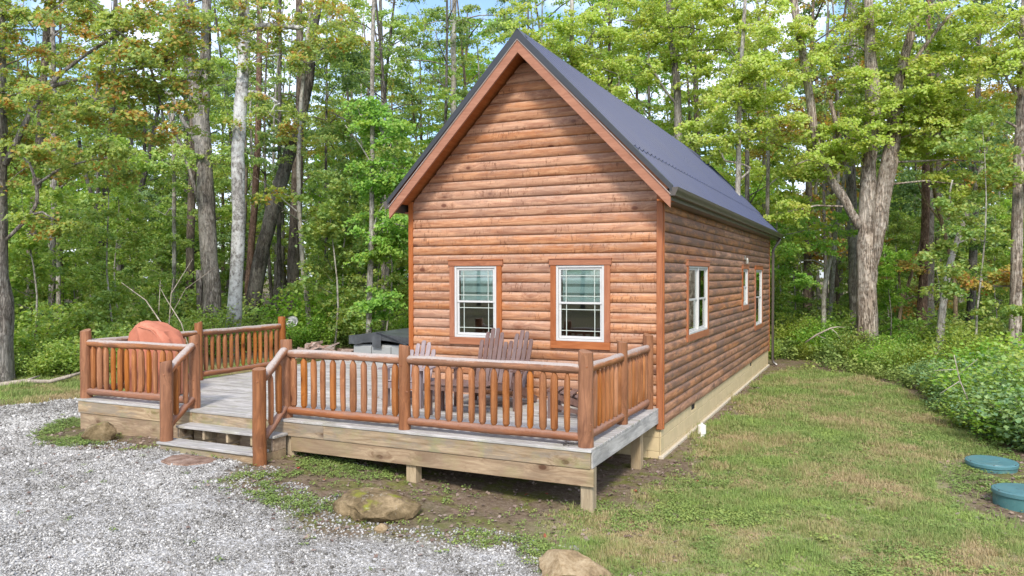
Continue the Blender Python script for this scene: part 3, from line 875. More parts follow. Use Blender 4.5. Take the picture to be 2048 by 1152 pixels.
for side in (1, -1):
    for s0, s1, lift in ((0.02, SEAM, 0.024), (SEAM - 0.05, SLEN + 0.03, 0.0)):
        for i in range(npan):
            ya, yb = Y0 + i * pw + 0.0008, Y0 + (i + 1) * pw - 0.0008
            pr_ = rib_profile(ya, yb); m = len(pr_)
            vs = [on_slope(side, s_, y, h + lift) for s_ in (s0, s1) for y, h in pr_]
            vs += [on_slope(side, s_, y, h + lift - 0.003) for s_ in (s0, s1) for y, h in pr_]
            fs = []
            for j in range(m - 1):
                fs.append((j, j + 1, m + j + 1, m + j)); fs.append((2 * m + j, 3 * m + j, 3 * m + j + 1, 2 * m + j + 1))
                fs.append((m + j, m + j + 1, 3 * m + j + 1, 3 * m + j))
            mb = MB(); mb.add(vs, fs)
            part("roof_panel", mb, "roof_metal", cabin, smooth=False)
    # black closure under the lap of the upper sheets
    mb = MB()
    c1 = [on_slope(side, SEAM - 0.010, Y0, 0.0), on_slope(side, SEAM - 0.010, Y1, 0.0), on_slope(side, SEAM - 0.010, Y1, 0.021), on_slope(side, SEAM - 0.010, Y0, 0.021)]
    c2 = [(p[0] + side * 0.007, p[1], p[2] - 0.007) for p in c1]
    mb.add(c1 + c2, [(0, 1, 2, 3), (7, 6, 5, 4), (0, 4, 5, 1), (1, 5, 6, 2), (2, 6, 7, 3), (3, 7, 4, 0)])
    for i in range(npan * 4):
        y = Y0 + i * pw / 4
        a = [on_slope(side, s_, yy, h) for s_ in (SEAM + 0.000, SEAM + 0.022) for yy, h in ((y + 0.05, 0.001), (y + 0.14, 0.001), (y + 0.14, 0.024), (y + 0.05, 0.024))]
        mb.add(a, [(0, 1, 2, 3), (7, 6, 5, 4), (0, 4, 5, 1), (1, 5, 6, 2), (2, 6, 7, 3), (3, 7, 4, 0)])
    part("closure_strip", mb, "black_trim", cabin)
    # deck board under the sheets
    mb = MB()
    q = [on_slope(side, 0.0, y, -0.006) for y in (Y0 + 0.02, Y1 - 0.02)] + [on_slope(side, SLEN, y, -0.006) for y in (Y1 - 0.02, Y0 + 0.02)]
    q2 = [on_slope(side, 0.0, y, -0.10) for y in (Y0 + 0.02, Y1 - 0.02)] + [on_slope(side, SLEN - 0.05, y, -0.10) for y in (Y1 - 0.02, Y0 + 0.02)]
    mb.add(q + q2, [(0, 1, 2, 3), (7, 6, 5, 4), (0, 4, 5, 1), (1, 5, 6, 2), (2, 6, 7, 3), (3, 7, 4, 0)])
    part("soffit", mb, "soffit_wood", cabin)
    # rake fascia and black rake trim, front and rear
    e = RX + side * 2.287
    for (ya, yb) in ((Y0 - 0.002, Y0 + 0.038), (Y1 - 0.038, Y1 + 0.002)):
        mb = MB(); mb.prism([(RX + side * 0.0008, RZ - 0.10), (e, roof_z(e) - 0.10), (e - side * 0.006, roof_z(e) - 0.275), (RX + side * 0.0008, RZ - 0.285)], ya, yb)
        part("rake_board", mb, "rake_wood", cabin)
    for (ya, yb) in ((Y0 - 0.022, Y0 + 0.06), (Y1 - 0.06, Y1 + 0.022)):
        mb = MB(); up_ = 0.05
        mb.prism([(RX + side * 0.0006, RZ + up_), (e + side * 0.02, roof_z(e) + up_ - 0.02), (e + side * 0.02, roof_z(e) - 0.055), (RX + side * 0.0006, RZ - 0.085)], ya, yb)
        part("rake_trim", mb, "black_trim", cabin)
        mb = MB(); y_ = ya + 0.004 if ya < 5 else yb - 0.03
        mb.prism([(RX + side * 0.0006, RZ - 0.0855), (e, roof_z(e) - 0.0855), (e, roof_z(e) - 0.0995), (RX + side * 0.0006, RZ - 0.0995)], y_, y_ + 0.026)
        part("drip_edge", mb, "drip_metal", cabin)
    # eave fascia, horizontal soffit, gutter
    fx = RX + side * 2.255
    mb = MB(); mb.box(min(fx, fx + side * 0.022), max(fx, fx + side * 0.022), Y0 + 0.04, Y1 - 0.04, roof_z(fx) - 0.20, roof_z(fx) - 0.035)
    part("eave_fascia", mb, "gutter_metal", cabin)
    wx = 0.0 if side > 0 else -CW
    mb = MB(); mb.box(min(wx - side * 0.03, fx), max(wx - side * 0.03, fx), 0.0, Y1 - 0.04, 2.925, 2.945)
    part("eave_soffit", mb, "gutter_metal" if side > 0 else "soffit_wood", cabin)
    if side > 0:
        mb = MB(); mb.box(0.012, fx - 0.001, Y0 + 0.04, -0.016, 2.925, 2.945); part("eave_soffit", mb, "soffit_wood", cabin)
    g0 = fx + side * 0.024; gz0 = roof_z(RX + 2.287) - 0.115
    gp = [(g0, gz0 + 0.115), (g0, gz0), (g0 + side * 0.075, gz0), (g0 + side * 0.082, gz0 + 0.03), (g0 + side * 0.105, gz0 + 0.075), (g0 + side * 0.112, gz0 + 0.115)]
    gi = [(p[0] - side * 0.003 * (1 if i > 1 else -1), p[1] + (0.003 if 0 < i < 5 else 0)) for i, p in enumerate(gp)]
    mb = MB(); n = len(gp)
    ya, yb = Y0 - 0.01, Y1 + 0.05
    vs = [(p[0], y, p[1]) for y in (ya, yb) for p in gp] + [(p[0], y, p[1]) for y in (ya, yb) for p in gi]
    fs = [(i, i + 1, n + i + 1, n + i) for i in range(n - 1)] + [(2 * n + i, 3 * n + i, 3 * n + i + 1, 2 * n + i + 1) for i in range(n - 1)]
    fs += [(0, 2 * n, 3 * n, n), (n - 1, 2 * n - 1, 4 * n - 1, 3 * n - 1)]
    mb.add(vs, fs)
    mb.prism(gp, ya - 0.004, ya + 0.0); mb.prism(gp, yb, yb + 0.004)
    part("gutter", mb, "gutter_metal", cabin)
# ridge cap over foam closures
mb = MB()
L = math.hypot(1, SL)
a = 0.13
pts = [(RX - a / L, RZ + 0.055 - a * SL / L), (RX, RZ + 0.068), (RX + a / L, RZ + 0.055 - a * SL / L)]
pts2 = [(p[0], p[1] - 0.006) for p in pts[::-1]]
mb.prism(pts + pts2, Y0 - 0.02, Y1 + 0.02)
part("ridge_cap", mb, "black_trim", cabin)
# downspout at the rear corner
mb = MB()
mb.tube([(0.24, 12.95, 3.0), (0.235, 12.93, 2.93), (0.13, 12.68, 2.72), (0.085, 12.62, 2.62)], [0.036] * 4, 8)
mb.cbox(0.050, 0.118, 12.57, 12.66, -0.58, 2.64, 0.01)
mb.tube([(0.085, 12.615, -0.54), (0.10, 12.615, -0.63), (0.20, 12.60, -0.71)], [0.042, 0.042, 0.042], 8)
part("downspout", mb, "gutter_metal", cabin, ang=40)
mb = MB()
mb.tube([(-CW - 0.26, 12.95, 3.0), (-CW - 0.24, 12.9, 2.93), (-CW - 0.1, 12.7, 2.72), (-CW - 0.085, 12.62, 2.62)], [0.036] * 4, 8); mb.cbox(-CW - 0.118, -CW - 0.05, 12.57, 12.66, -0.6, 2.64, 0.01)
part("downspout", mb, "gutter_metal", cabin, ang=40)

# ---- foundation blocks: courses recessed at the joints
found = link("foundation", bpy.data.meshes.new("foundation"), cabin)
mb = MB()
mb.box(-0.22, -0.050, 0.05, CL - 0.05, -1.2, SB); mb.box(-CW + 0.05, -CW + 0.2, 0.05, CL - 0.05, -1.2, SB)
mb.box(-CW + 0.2, -0.22, 0.056, 0.2, -1.2, SB); mb.box(-CW + 0.2, -0.22, CL - 0.2, CL - 0.056, -1.2, SB)
found.data = mb.mesh("foundation", "mortar")
courses = [(-0.632, -0.833), (-0.430, -0.628), (SB - 0.001, -0.426)]
cache = {}
def block(w, h, key):
    if key not in cache:
        m_ = MB(); m_.cbox(0, 0.02, 0, w, 0, h, 0.0035)
        cache[key] = m_.mesh("block", "block_paint")
    return cache[key]
for ci, (a, b) in enumerate(courses):
    z0, z1 = min(a, b), max(a, b)
    y = 0.034 - (0.2 if ci % 2 else 0.0)
    while y < CL - 0.04:
        y0, y1 = max(y, 0.034), min(y + 0.397, CL - 0.04)
        vent = ci == 2 and (abs((y0 + y1) / 2 - 2.16) < 0.2 or abs((y0 + y1) / 2 - 9.18) < 0.2)
        if y1 - y0 > 0.05:
            w = round(y1 - y0, 3)
            if vent:
                link("block", block(w, 0.05, (w, 0.05)), found, (-0.048, y0, z0))
                m_ = MB(); m_.box(-0.0485, -0.044, y0 + 0.04, y1 - 0.04, z0 + 0.055, z1)
                part("vent", m_, "dark_void", found)
                for q0, q1 in ((y0, y0 + 0.038), (y1 - 0.038, y1)):
                    link("block", block(0.038, round(z1 - z0 - 0.052, 3), (0.038, ci)), found, (-0.048, q0, z0 + 0.0515))
            else:
                link("block", block(w, z1 - z0, (w, ci)), found, (-0.048, y0, z0))
        y += 0.40
    x = -0.030 - (0.2 if ci % 2 == 0 else 0.4)
    xx = -0.051
    while xx > -CW + 0.05:
        x0 = max(x, -CW + 0.05)
        w = round(xx - x0, 3)
        if w > 0.03:
            link("block", block(w - 0.003, z1 - z0, (w, ci)), found, (x0, 0.054, z0), (0, 0, -math.pi / 2))
        xx = x0; x = x0 - 0.40
mb = MB(); mb.cbox(-0.06, 0.012, 0.005, CL - 0.02, -1.1, -0.685, 0.01)
part("footing", mb, "footing_paint", found)
# ------------------------------------------------------------------ deck
DX0, DX1, DY0, DY1 = -8.465, -0.052, -2.905, 3.12
deck = thing("wooden_deck", "low weathered grey plank deck wrapping the front and left of the log cabin", "deck", (0, 0, 0))
r9 = random.Random(9)
bw = 0.140
y = DY0
plank_cache = {}
def plank(L, w, th, mat, nm):
    key = (round(L, 2), w, th, mat)
    if key not in plank_cache:
        m_ = MB(); m_.cbox(0, L, 0, w, -th, 0, 0.004)
        plank_cache[key] = m_.mesh(nm, mat)
    return plank_cache[key]
row = 0
while y < DY1 - 0.05:
    xr = DX1 if y < -0.10 else -CW - 0.022
    seams = [DX0]
    if xr - DX0 > 4.9:
        c = [-4.9, -3.66, -6.1][row % 3] if row else -3.7
        seams.append(c)
    seams.append(xr)
    for a, b in zip(seams[:-1], seams[1:]):
        o = link("deck_board", plank(b - a - 0.003, bw - 0.006, 0.032, "deck_board", "deck_board"), deck, (a + 0.0015, y, r9.uniform(-0.0015, 0.0012)))
    y += bw; row += 1
def dbox(nm, mat, *a, c=0.004, label=None):
    mb = MB(); mb.cbox(*a, c); return part(nm, mb, mat, deck, label=label)
# band boards under the plank edge, and the lower skirt
for a, b in ((-8.45, -6.02), (-6.017, -3.70), (-3.697, -0.068)):
    dbox("band_board", "deck_band", a, b, -2.893, -2.856, -0.216, -0.034)
dbox("skirt_board", "skirt_board", -4.24, -0.036, -2.880, -2.842, -0.412, -0.219)
dbox("skirt_board", "skirt_board", -8.42, -6.05, -2.880, -2.842, -0.56, -0.219)
dbox("band_board", "deck_band_side", -0.092, -0.055, -2.855, 0.0, -0.216, -0.034, label="whitish grey band board on the short side")
dbox("band_board", "deck_band_side", -8.455, -8.418, -2.855, DY1 - 0.03, -0.216, -0.034)
dbox("skirt_board", "skirt_board", -8.42, -8.38, -2.84, DY1 - 0.03, -0.56, -0.219)
dbox("band_board", "deck_band", -8.415, -CW - 0.03, DY1 - 0.05, DY1 - 0.013, -0.216, -0.034)
for x, y_, z_ in ((-0.13, -2.77, -1.0), (-2.40, -2.77, -1.0), (-4.3, -2.77, -1), (-0.2, -0.6, -1), (-2.4, -0.6, -1), (-6.4, -2.6, -1), (-8.3, -0.6, -1), (-6.4, -0.6, -1)):
    dbox("support_post", "pt_post", x - 0.07, x + 0.07, y_ - 0.07, y_ + 0.07, z_, -0.219 if y_ < -2 else -0.24, c=0.006)
xj = -0.5
while xj > -8.4:
    dbox("joist", "pt_post", xj - 0.02, xj + 0.02, -2.84, -0.02 if xj > -4.3 else DY1 - 0.06, -0.215, -0.036)
    xj -= 0.6
# fallen leaves and a tangle of twigs lying on the planks are things of their own (see litter)

# stairs
st = thing("deck_stairs", "two grey wooden steps climbing from the gravel to the deck between the log posts", "stairs", (0, 0, 0))
def sbox(nm, mat, *a, c=0.005):
    mb = MB(); mb.cbox(*a, c); return part(nm, mb, mat, st)
sbox("tread", "deck_board", -6.03, -4.27, -3.165, -2.90, -0.205, -0.172)
sbox("tread", "deck_board", -6.07, -4.345, -3.455, -3.167, -0.377, -0.344)
sbox("riser", "deck_band", -6.03, -4.345, -3.425, -3.385, -0.56, -0.379)
sbox("stringer_board", "skirt_board", -4.344, -4.302, -3.42, -2.90, -0.56, -0.379)
sbox("stringer_board", "skirt_board", -4.344, -4.302, -3.14, -2.90, -0.377, -0.207)
sbox("stringer_board", "skirt_board", -6.028, -5.988, -3.38, -2.90, -0.56, -0.379)
sbox("stringer_board", "skirt_board", -6.028, -5.988, -3.14, -2.90, -0.342, -0.207)
for xs in (-5.56, -5.13, -4.70):
    sbox("stringer", "pt_post", xs - 0.019, xs + 0.019, -3.12, -2.90, -0.342, -0.207)
    sbox("stringer", "pt_post", xs - 0.019, xs + 0.019, -3.38, -2.90, -0.6, -0.379)
sbox("back_board", "skirt_board", -5.985, -4.346, -2.897, -2.882, -0.56, -0.219)
for xs in (-5.75, -5.34, -4.93, -4.50):
    sbox("back_block", "skirt_board", xs - 0.13, xs + 0.13, -2.93, -2.8975, -0.342, -0.219)

# ------------------------------------------------------------------ log railings
r3 = random.Random(3)
BAL = []
for k in range(7):
    h = 0.70; r = 0.040 + 0.004 * math.sin(k * 2.3)
    pts, rad = [], []
    bx_, by_ = r3.uniform(-.007, .007), r3.uniform(-.007, .007)
    tl, tb = r3.uniform(0.045, 0.065), r3.uniform(0.028, 0.04)
    for z_, q in ((0.0, 0.42), (0.015, 0.50), (0.015 + tb, 0.97), (0.2, 1.02), (0.35, 1.0), (0.5, 1.03), (h - 0.02 - tl, 0.96), (h - 0.02, 0.36), (h + 0.02, 0.30)):
        s_ = math.sin(math.pi * z_ / h)
        pts.append((bx_ * s_, by_ * s_, z_)); rad.append(r * q * r3.uniform(0.97, 1.03))
    mb = MB(); mb.tube(pts, rad, 9, True, 0.05, r3)
    m_ = mb.mesh("baluster", "baluster_log"); smooth_angle(m_, 32); BAL.append(m_)

def post(par, x, y, z0, z1, r):
    mb = MB(); n = 7; pts, rad = [], []
    for i in range(n):
        t_ = i / (n - 1)
        pts.append((r3.uniform(-.003, .003), r3.uniform(-.003, .003), (z1 - z0) * t_)); rad.append(r * (1.04 - 0.08 * t_) * r3.uniform(0.975, 1.02))
    pts.insert(n - 1, (0, 0, z1 - z0 - 0.008)); rad.insert(n - 1, rad[-1]); rad[-1] *= 0.93
    mb.tube(pts, rad, 16, True, 0.035, r3)
    o = part("post", mb, "post_log", par, loc=(x, y, z0), ang=32)
    mb = MB()
    for _ in range(9):      # knots left proud by the peeling
        a = r3.uniform(0, 6.28); z_ = r3.uniform(0.1, z1 - z0 - 0.1); k = r3.uniform(0.008, 0.016)
        c = Vector((math.cos(a) * r * 0.97, math.sin(a) * r * 0.97, z_)); nn = Vector((math.cos(a), math.sin(a), 0))
        mb.tube([c - nn * 0.006, c + nn * 0.004, c + nn * 0.006], [k, k * 0.9, k * 0.4], 6)
    part("knot", mb, "rail_log_low", o)
    return o

def rail(par, p0, p1, r, mat, over=0.03):
    p0, p1 = Vector(p0), Vector(p1); d = p1 - p0; L = d.length + 2 * over; d.normalize()
    n = max(5, int(L / 0.16)); pts, rad = [], []
    wy, wz = r3.uniform(-.006, .006), r3.uniform(-.008, .008)
    for i in range(n + 1):
        t_ = i / n; s_ = math.sin(math.pi * t_)
        pts.append((L * t_, wy * s_ + r3.uniform(-.0025, .0025), wz * s_ + r3.uniform(-.0025, .0025))); rad.append(r * (1 + 0.06 * math.sin(t_ * 9 + wy * 900)) * r3.uniform(0.96, 1.035))
    pts.insert(1, (0.025, 0, 0)); rad.insert(1, rad[0] * 0.97); rad[0] *= 0.72
    pts.insert(-1, (L - 0.025, 0, 0)); rad.insert(-1, rad[-1] * 0.97); rad[-1] *= 0.72
    mb = MB(); mb.tube(pts, rad, 14, True, 0.04, r3)
    o = part("rail", mb, mat, par, ang=30)
    xa = d; ya = Vector((0, 0, 1)).cross(xa).normalized(); za = xa.cross(ya)
    m4 = Matrix((xa, ya, za)).transposed().to_4x4(); m4.translation = p0 - d * over
    o.matrix_local = m4
    return o

def section(par, a, b, n, ra=0.08, rb=0.08, zt=0.860, zb=0.103, r=0.056, m1=0.085, m2=0.085):
    a, b = Vector(a), Vector(b); d = (b - a); L = d.length; d.normalize()
    p, q = a + d * (ra * 0.6), b - d * (rb * 0.6)
    rail(par, p + Vector((0, 0, zt)), q + Vector((0, 0, zt)), r, "rail_log", 0.0)
    rail(par, p + Vector((0, 0, zb)), q + Vector((0, 0, zb)), r * 0.93, "rail_log_low", 0.0)
    s0, s1 = ra + m1, L - rb - m2
    for i in range(n):
        t_ = s0 + (s1 - s0) * (i / (n - 1) if n > 1 else 0.5) + r3.uniform(-.007, .007)
        c = a + d * t_
        o = link("baluster", BAL[r3.randrange(7)], par, (c.x, c.y, zb + 0.030), (0, 0, r3.uniform(0, 6.28)))
        o.scale = (r3.uniform(0.92, 1.08), r3.uniform(0.92, 1.08), (zt - zb - 0.055) / 0.70)
RY = -2.775
ra_ = thing("log_railing", "peeled log railing from the stairs to the cabin corner, in front of the chairs", "railing", (-0.16, RY, 0))
def P_(par, x, y):
    return (x - par.location.x, y - par.location.y, 0)
def mkpost(par, x, y, z0=0.0, z1=1.05, r=0.08):
    return post(par, x - par.location.x, y - par.location.y, z0, z1, r)
mkpost(ra_, -0.165, -2.765, 0, 1.055, 0.086); mkpost(ra_, -2.53, RY, 0, 1.035, 0.075); mkpost(ra_, -4.42, RY + 0.02, 0, 1.045, 0.080)
mkpost(ra_, -0.185, -1.33, 0, 1.05, 0.07); mkpost(ra_, -0.185, -0.09, 0, 1.05, 0.075)
section(ra_, P_(ra_, -4.42, RY), P_(ra_, -2.53, RY), 11, m1=0.07, m2=0.05)
section(ra_, P_(ra_, -2.53, RY), P_(ra_, -0.165, RY), 14, m1=0.09, m2=0.13)
section(ra_, P_(ra_, -0.18, -2.765), P_(ra_, -0.185, -1.33), 8)
section(ra_, P_(ra_, -0.185, -1.33), P_(ra_, -0.185, -0.09), 8)
mkpost(ra_, -4.30, -3.385, -0.62, 0.725, 0.088)
lb_ = thing("log_railing", "peeled log railing round the left end of the deck, enclosing the orange grill cover", "railing", (-8.42, RY, 0))
mkpost(lb_, -8.42, -2.775, 0, 1.05, 0.086); mkpost(lb_, -6.13, -2.74, 0, 1.04, 0.078); mkpost(lb_, -8.42, -0.56, 0, 1.05, 0.075); mkpost(lb_, -8.42, 1.62, 0, 1.05, 0.08)
section(lb_, P_(lb_, -8.42, RY), P_(lb_, -6.13, -2.75), 14)
section(lb_, P_(lb_, -8.42, RY), P_(lb_, -8.42, -0.56), 13)
section(lb_, P_(lb_, -8.42, -0.56), P_(lb_, -8.42, 1.62), 13)
mkpost(lb_, -6.0, -3.34, -0.343, 0.735, 0.083)
for par, xa, xb, yb in ((ra_, -4.33, -4.42, RY + 0.02), (lb_, -6.03, -6.13, -2.74)):
    p0 = Vector((xa - par.location.x + 0.03, -3.30 - par.location.y, 0)); p1 = Vector((xb - par.location.x + 0.03, yb - 0.08 - par.location.y, 0))
    rail(par, p0 + Vector((0, 0, 0.60)), p1 + Vector((0, 0, 0.895)), 0.056, "rail_log", 0.03)
    rail(par, p0 + Vector((0, 0, -0.16)), p1 + Vector((0, 0, 0.125)), 0.050, "rail_log_low", 0.03)
    for t_ in (0.3, 0.72):
        c = p0.lerp(p1, t_); zb_ = -0.16 + 0.285 * t_ + 0.03; zt_ = 0.60 + 0.295 * t_ - 0.03
        o = link("baluster", BAL[r3.randrange(7)], par, (c.x, c.y, zb_)); o.scale = (1, 1, (zt_ - zb_) / 0.70)

# ------------------------------------------------------------------ adirondack furniture
def adirondack(name, label, cat, loc, rotz, slats, pitch, width, mat, htop, arm=True):
    t = thing(name, label, cat, loc, rotz)
    hw_ = width / 2
    def bar(nm, c, ax, ay, az, m=mat):
        mb = MB(); mb.xbox(c, ax, ay, az); return part(nm, mb, m, t)
    sb = Vector((0, 0.20, 0.20)); rec = Vector((0, math.sin(math.radians(20)), math.cos(math.radians(20))))
    n = len(slats)
    for i, h in enumerate(slats):
        x = (i - (n - 1) / 2) * pitch
        fan = x * 0.06 if n < 8 else 0
        L_ = htop * h / rec.z
        w = pitch * 0.40
        base = sb + Vector((x * 0.96, 0, 0)); tip = sb + Vector((x * 1.04 + fan, 0, 0)) + rec * L_
        side_ = Vector((w, 0, 0)); dirn = (tip - base).normalized(); nrm = side_.normalized().cross(dirn) * 0.009
        mb = MB()
        slope_ = (slats[min(i + 1, n - 1)] - slats[max(i - 1, 0)]) * htop * 0.5
        rl, rr_ = min(0, -slope_) if slope_ > 0 else 0, min(0, slope_) if slope_ < 0 else 0
        ring = [base - side_, base + side_, tip + side_ - dirn * (0.020 - rr_ * 0.5), tip + side_ * 0.55 - dirn * 0.004, tip - side_ * 0.55 - dirn * 0.004, tip - side_ - dirn * (0.020 - rl * 0.5)]
        vs = [p + nrm for p in ring] + [p - nrm for p in ring]
        m_ = len(ring)
        mb.add(vs, [tuple(range(m_)), tuple(range(2 * m_ - 1, m_ - 1, -1))] + [(k_, k_ + m_, (k_ + 1) % m_ + m_, (k_ + 1) % m_) for k_ in range(m_)])
        part("back_slat", mb, mat, t)
    for z_, nm in ((0.34, "back_rail"), (0.58, "back_rail")):
        y_ = 0.20 + (z_ - 0.2) * math.tan(math.radians(20)) + 0.026
        bar(nm, (0, y_, z_), (hw_ * 0.98, 0, 0), (0, 0.012, 0), (0, 0, 0.03))
    for k_ in range(6):   # seat slats
        f = k_ / 5
        bar("seat_slat", (0, -0.30 + 0.46 * f, 0.375 - 0.135 * f + 0.01), (hw_, 0, 0), (0, 0.038, -0.011), (0, 0.003, 0.009))
    bar("front_rail", (0, -0.335, 0.33), (hw_, 0, 0), (0, 0.010, 0), (0, 0, 0.045))
    for s in (-1, 1):
        bar("stringer", (s * (hw_ - 0.012), 0.10, 0.21), (0.011, 0, 0), (0, 0.46, -0.165), (0, 0.014, 0.045))
        bar("leg", (s * (hw_ + 0.012), -0.25, 0.275), (0.011, 0, 0), (0, 0.05, 0), (0, 0, 0.275))
        bar("leg", (s * (hw_ + 0.012), 0.34, 0.26), (0.011, 0, 0), (0, 0.045, 0), (0, 0, 0.26))
        if arm:
            mb = MB(); x0 = s * (hw_ - 0.01)
            pl = [(x0, -0.36), (x0 + s * 0.13, -0.36), (x0 + s * 0.15, -0.25), (x0 + s * 0.12, 0.05), (x0 + s * 0.05, 0.40), (x0, 0.40)]
            mb.prism(pl, 0.552, 0.572, 'XY'); part("armrest", mb, mat, t)
    return t
adirondack("adirondack_chair", "single slatted adirondack chair with painted pale sky sheen, left end of the porch group", "chair", (-3.42, -1.22, 0.0), math.radians(8),
           [0.80, 0.93, 1.0, 0.96, 0.82], 0.082, 0.50, "chair_wood_sky_sheen", 0.715)
adirondack("adirondack_loveseat", "wide dark brown adirondack loveseat with twin rounded slat backs under the left window", "bench", (-2.30, -0.80, 0.0), math.radians(0),
           [0.80, 0.93, 1.0, 1.0, 0.93, 0.78, 0.80, 0.92, 0.98, 0.96, 0.84], 0.079, 0.92, "chair_wood", 0.90)
tb = thing("patio_table", "low dark brown slatted table standing in front of the loveseat", "table", (-2.38, -1.60, 0), math.radians(4))
for i in range(7):
    mb = MB(); mb.cbox(-0.44, 0.44, -0.245 + i * 0.071, -0.245 + i * 0.071 + 0.064, 0.415, 0.435, 0.003); part("top_slat", mb, "chair_wood", tb)
for sx in (-1, 1):
    for sy in (-1, 1):
        mb = MB(); mb.cbox(sx * 0.38 - 0.02, sx * 0.38 + 0.02, sy * 0.19 - 0.035, sy * 0.19 + 0.035, 0, 0.414, 0.003); part("leg", mb, "chair_wood", tb)
for sy in (-1, 1):
    mb = MB(); mb.box(-0.359, 0.359, sy * 0.215 - 0.01, sy * 0.215 + 0.01, 0.345, 0.413); part("apron", mb, "chair_wood", tb)
fr = thing("footrest", "low dark brown slatted footrest half hidden behind the front corner post of the railing", "footrest", (-0.98, -1.10, 0), math.radians(-80))
for i in range(6):
    f = i / 5; mb = MB(); mb.xbox((0, -0.26 + 0.5 * f, 0.36 - 0.10 * f * f), (0.24, 0, 0), (0, 0.036, -0.01 * f), (0, 0, 0.009)); part("seat_slat", mb, "chair_wood", fr)
for sx in (-1, 1):
    mb = MB(); mb.xbox((sx * 0.20, 0.04, 0.24), (0.011, 0, 0), (0, 0.33, -0.10), (0, 0.01, 0.04)); part("stringer", mb, "chair_wood", fr)
    mb = MB(); mb.box(sx * 0.235 - 0.011, sx * 0.235 + 0.011, -0.26, -0.17, 0, 0.35); part("leg", mb, "chair_wood", fr)
    mb = MB(); mb.xbox((sx * 0.20, 0.10, 0.10), (0.010, 0, 0), (0, 0.26, -0.06), (0, 0.01, 0.025)); part("stretcher", mb, "chair_wood", fr)

# ------------------------------------------------------------------ covered grill
gr = thing("covered_grill", "barbecue grill under a faded orange fabric cover behind the left railing", "grill", (-7.76, -1.98, 0.0), math.radians(3))
prof = [(-0.50, 0.0), (-0.51, 0.40), (-0.50, 0.80), (-0.485, 0.97), (-0.46, 1.04), (-0.38, 1.105), (-0.28, 1.150), (-0.16, 1.150), (-0.02, 1.135), (0.14, 1.085), (0.29, 1.01), (0.40, 0.90), (0.47, 0.79), (0.50, 0.68), (0.52, 0.40), (0.53, 0.0)]
mb = MB(); nY = 11; vs = []
rg = random.Random(21)
for j in range(nY):
    v_ = -1 + 2 * j / (nY - 1)
    tuck = 1
    for i, (x, z) in enumerate(prof):
        fold = 0.013 * math.sin(x * 23 + v_ * 5 + z * 3) + 0.012 * math.sin(z * 19 + v_ * 7 + x * 4)
        zz = z * (1 - (0.05 * abs(v_) ** 6 if z > 0.8 else 0)) - (0.02 * math.sin((x + 0.1) * 9) * (1 - v_ * v_) if z > 0.9 else 0)
        vs.append((x * 0.86 * (1 - 0.04 * abs(v_) ** 3) + (fold if z < 0.95 else 0), v_ * 0.22 + fold * 0.9, max(0.012, zz + fold * 0.5)))
m = len(prof); fs = []
for j in range(nY - 1):
    for i in range(m - 1):
        fs.append((j * m + i, j * m + i + 1, (j + 1) * m + i + 1, (j + 1) * m + i))
mb.add(vs, fs)
# front and back drapes: fans from a centre line
for j in (0, nY - 1):
    sgn = -1 if j == 0 else 1
    ring = [vs[j * m + i] for i in range(m)]
    prev = ring
    base_i = len(mb.v)
    levels = [ring]
    for f in (0.7, 0.4, 0.12):
        levels.append([(p[0] * f, p[1] + sgn * 0.02 * (1 - f) + 0.014 * math.sin(p[0] * f * 19 + 0.6) * (1 - f * 0.3), 0.012 + (p[2] - 0.012) * (f if p[2] > 0.7 else 1) if False else 0.5 + (p[2] - 0.5) * f if p[2] > 0.2 else 0.012) for p in ring])
    vv = [p for l in levels for p in l]
    mb.add(vv, [(a * m + i, a * m + i + 1, (a + 1) * m + i + 1, (a + 1) * m + i) for a in range(3) for i in range(m - 1)] + [tuple(3 * m + i for i in range(m))])
import bmesh
def weld(me_, d=0.0005):
    bm = bmesh.new(); bm.from_mesh(me_); bmesh.ops.remove_doubles(bm, verts=bm.verts, dist=d); bmesh.ops.recalc_face_normals(bm, faces=bm.faces); bm.to_mesh(me_); bm.free()
cm = mb.mesh("cover", "grill_fabric", True); weld(cm); smooth_angle(cm, 27)
cover = link("cover", cm, gr)
mb = MB()
mb.tube([(-0.21, -0.215, 0.60), (-0.21, -0.222, 1.0), (-0.21, -0.20, 1.135), (-0.20, 0.0, 1.150), (-0.21, 0.19, 1.13)], [0.006] * 5, 5)
mb.tube([(-0.20, -0.222, 1.09), (0.08, -0.225, 1.04), (0.27, -0.222, 0.90), (0.42, -0.21, 0.70)], [0.006] * 4, 5)
part("seam", mb, "grill_fabric", cover)
for x, y_ in ((-0.4, -0.2), (0.4, -0.2), (-0.4, 0.2), (0.4, 0.2)):
    mb = MB(); mb.tube([(x, y_ - 0.012, 0.035), (x, y_ + 0.012, 0.035)], [0.035, 0.035], 10); part("wheel", mb, "black_trim", gr)

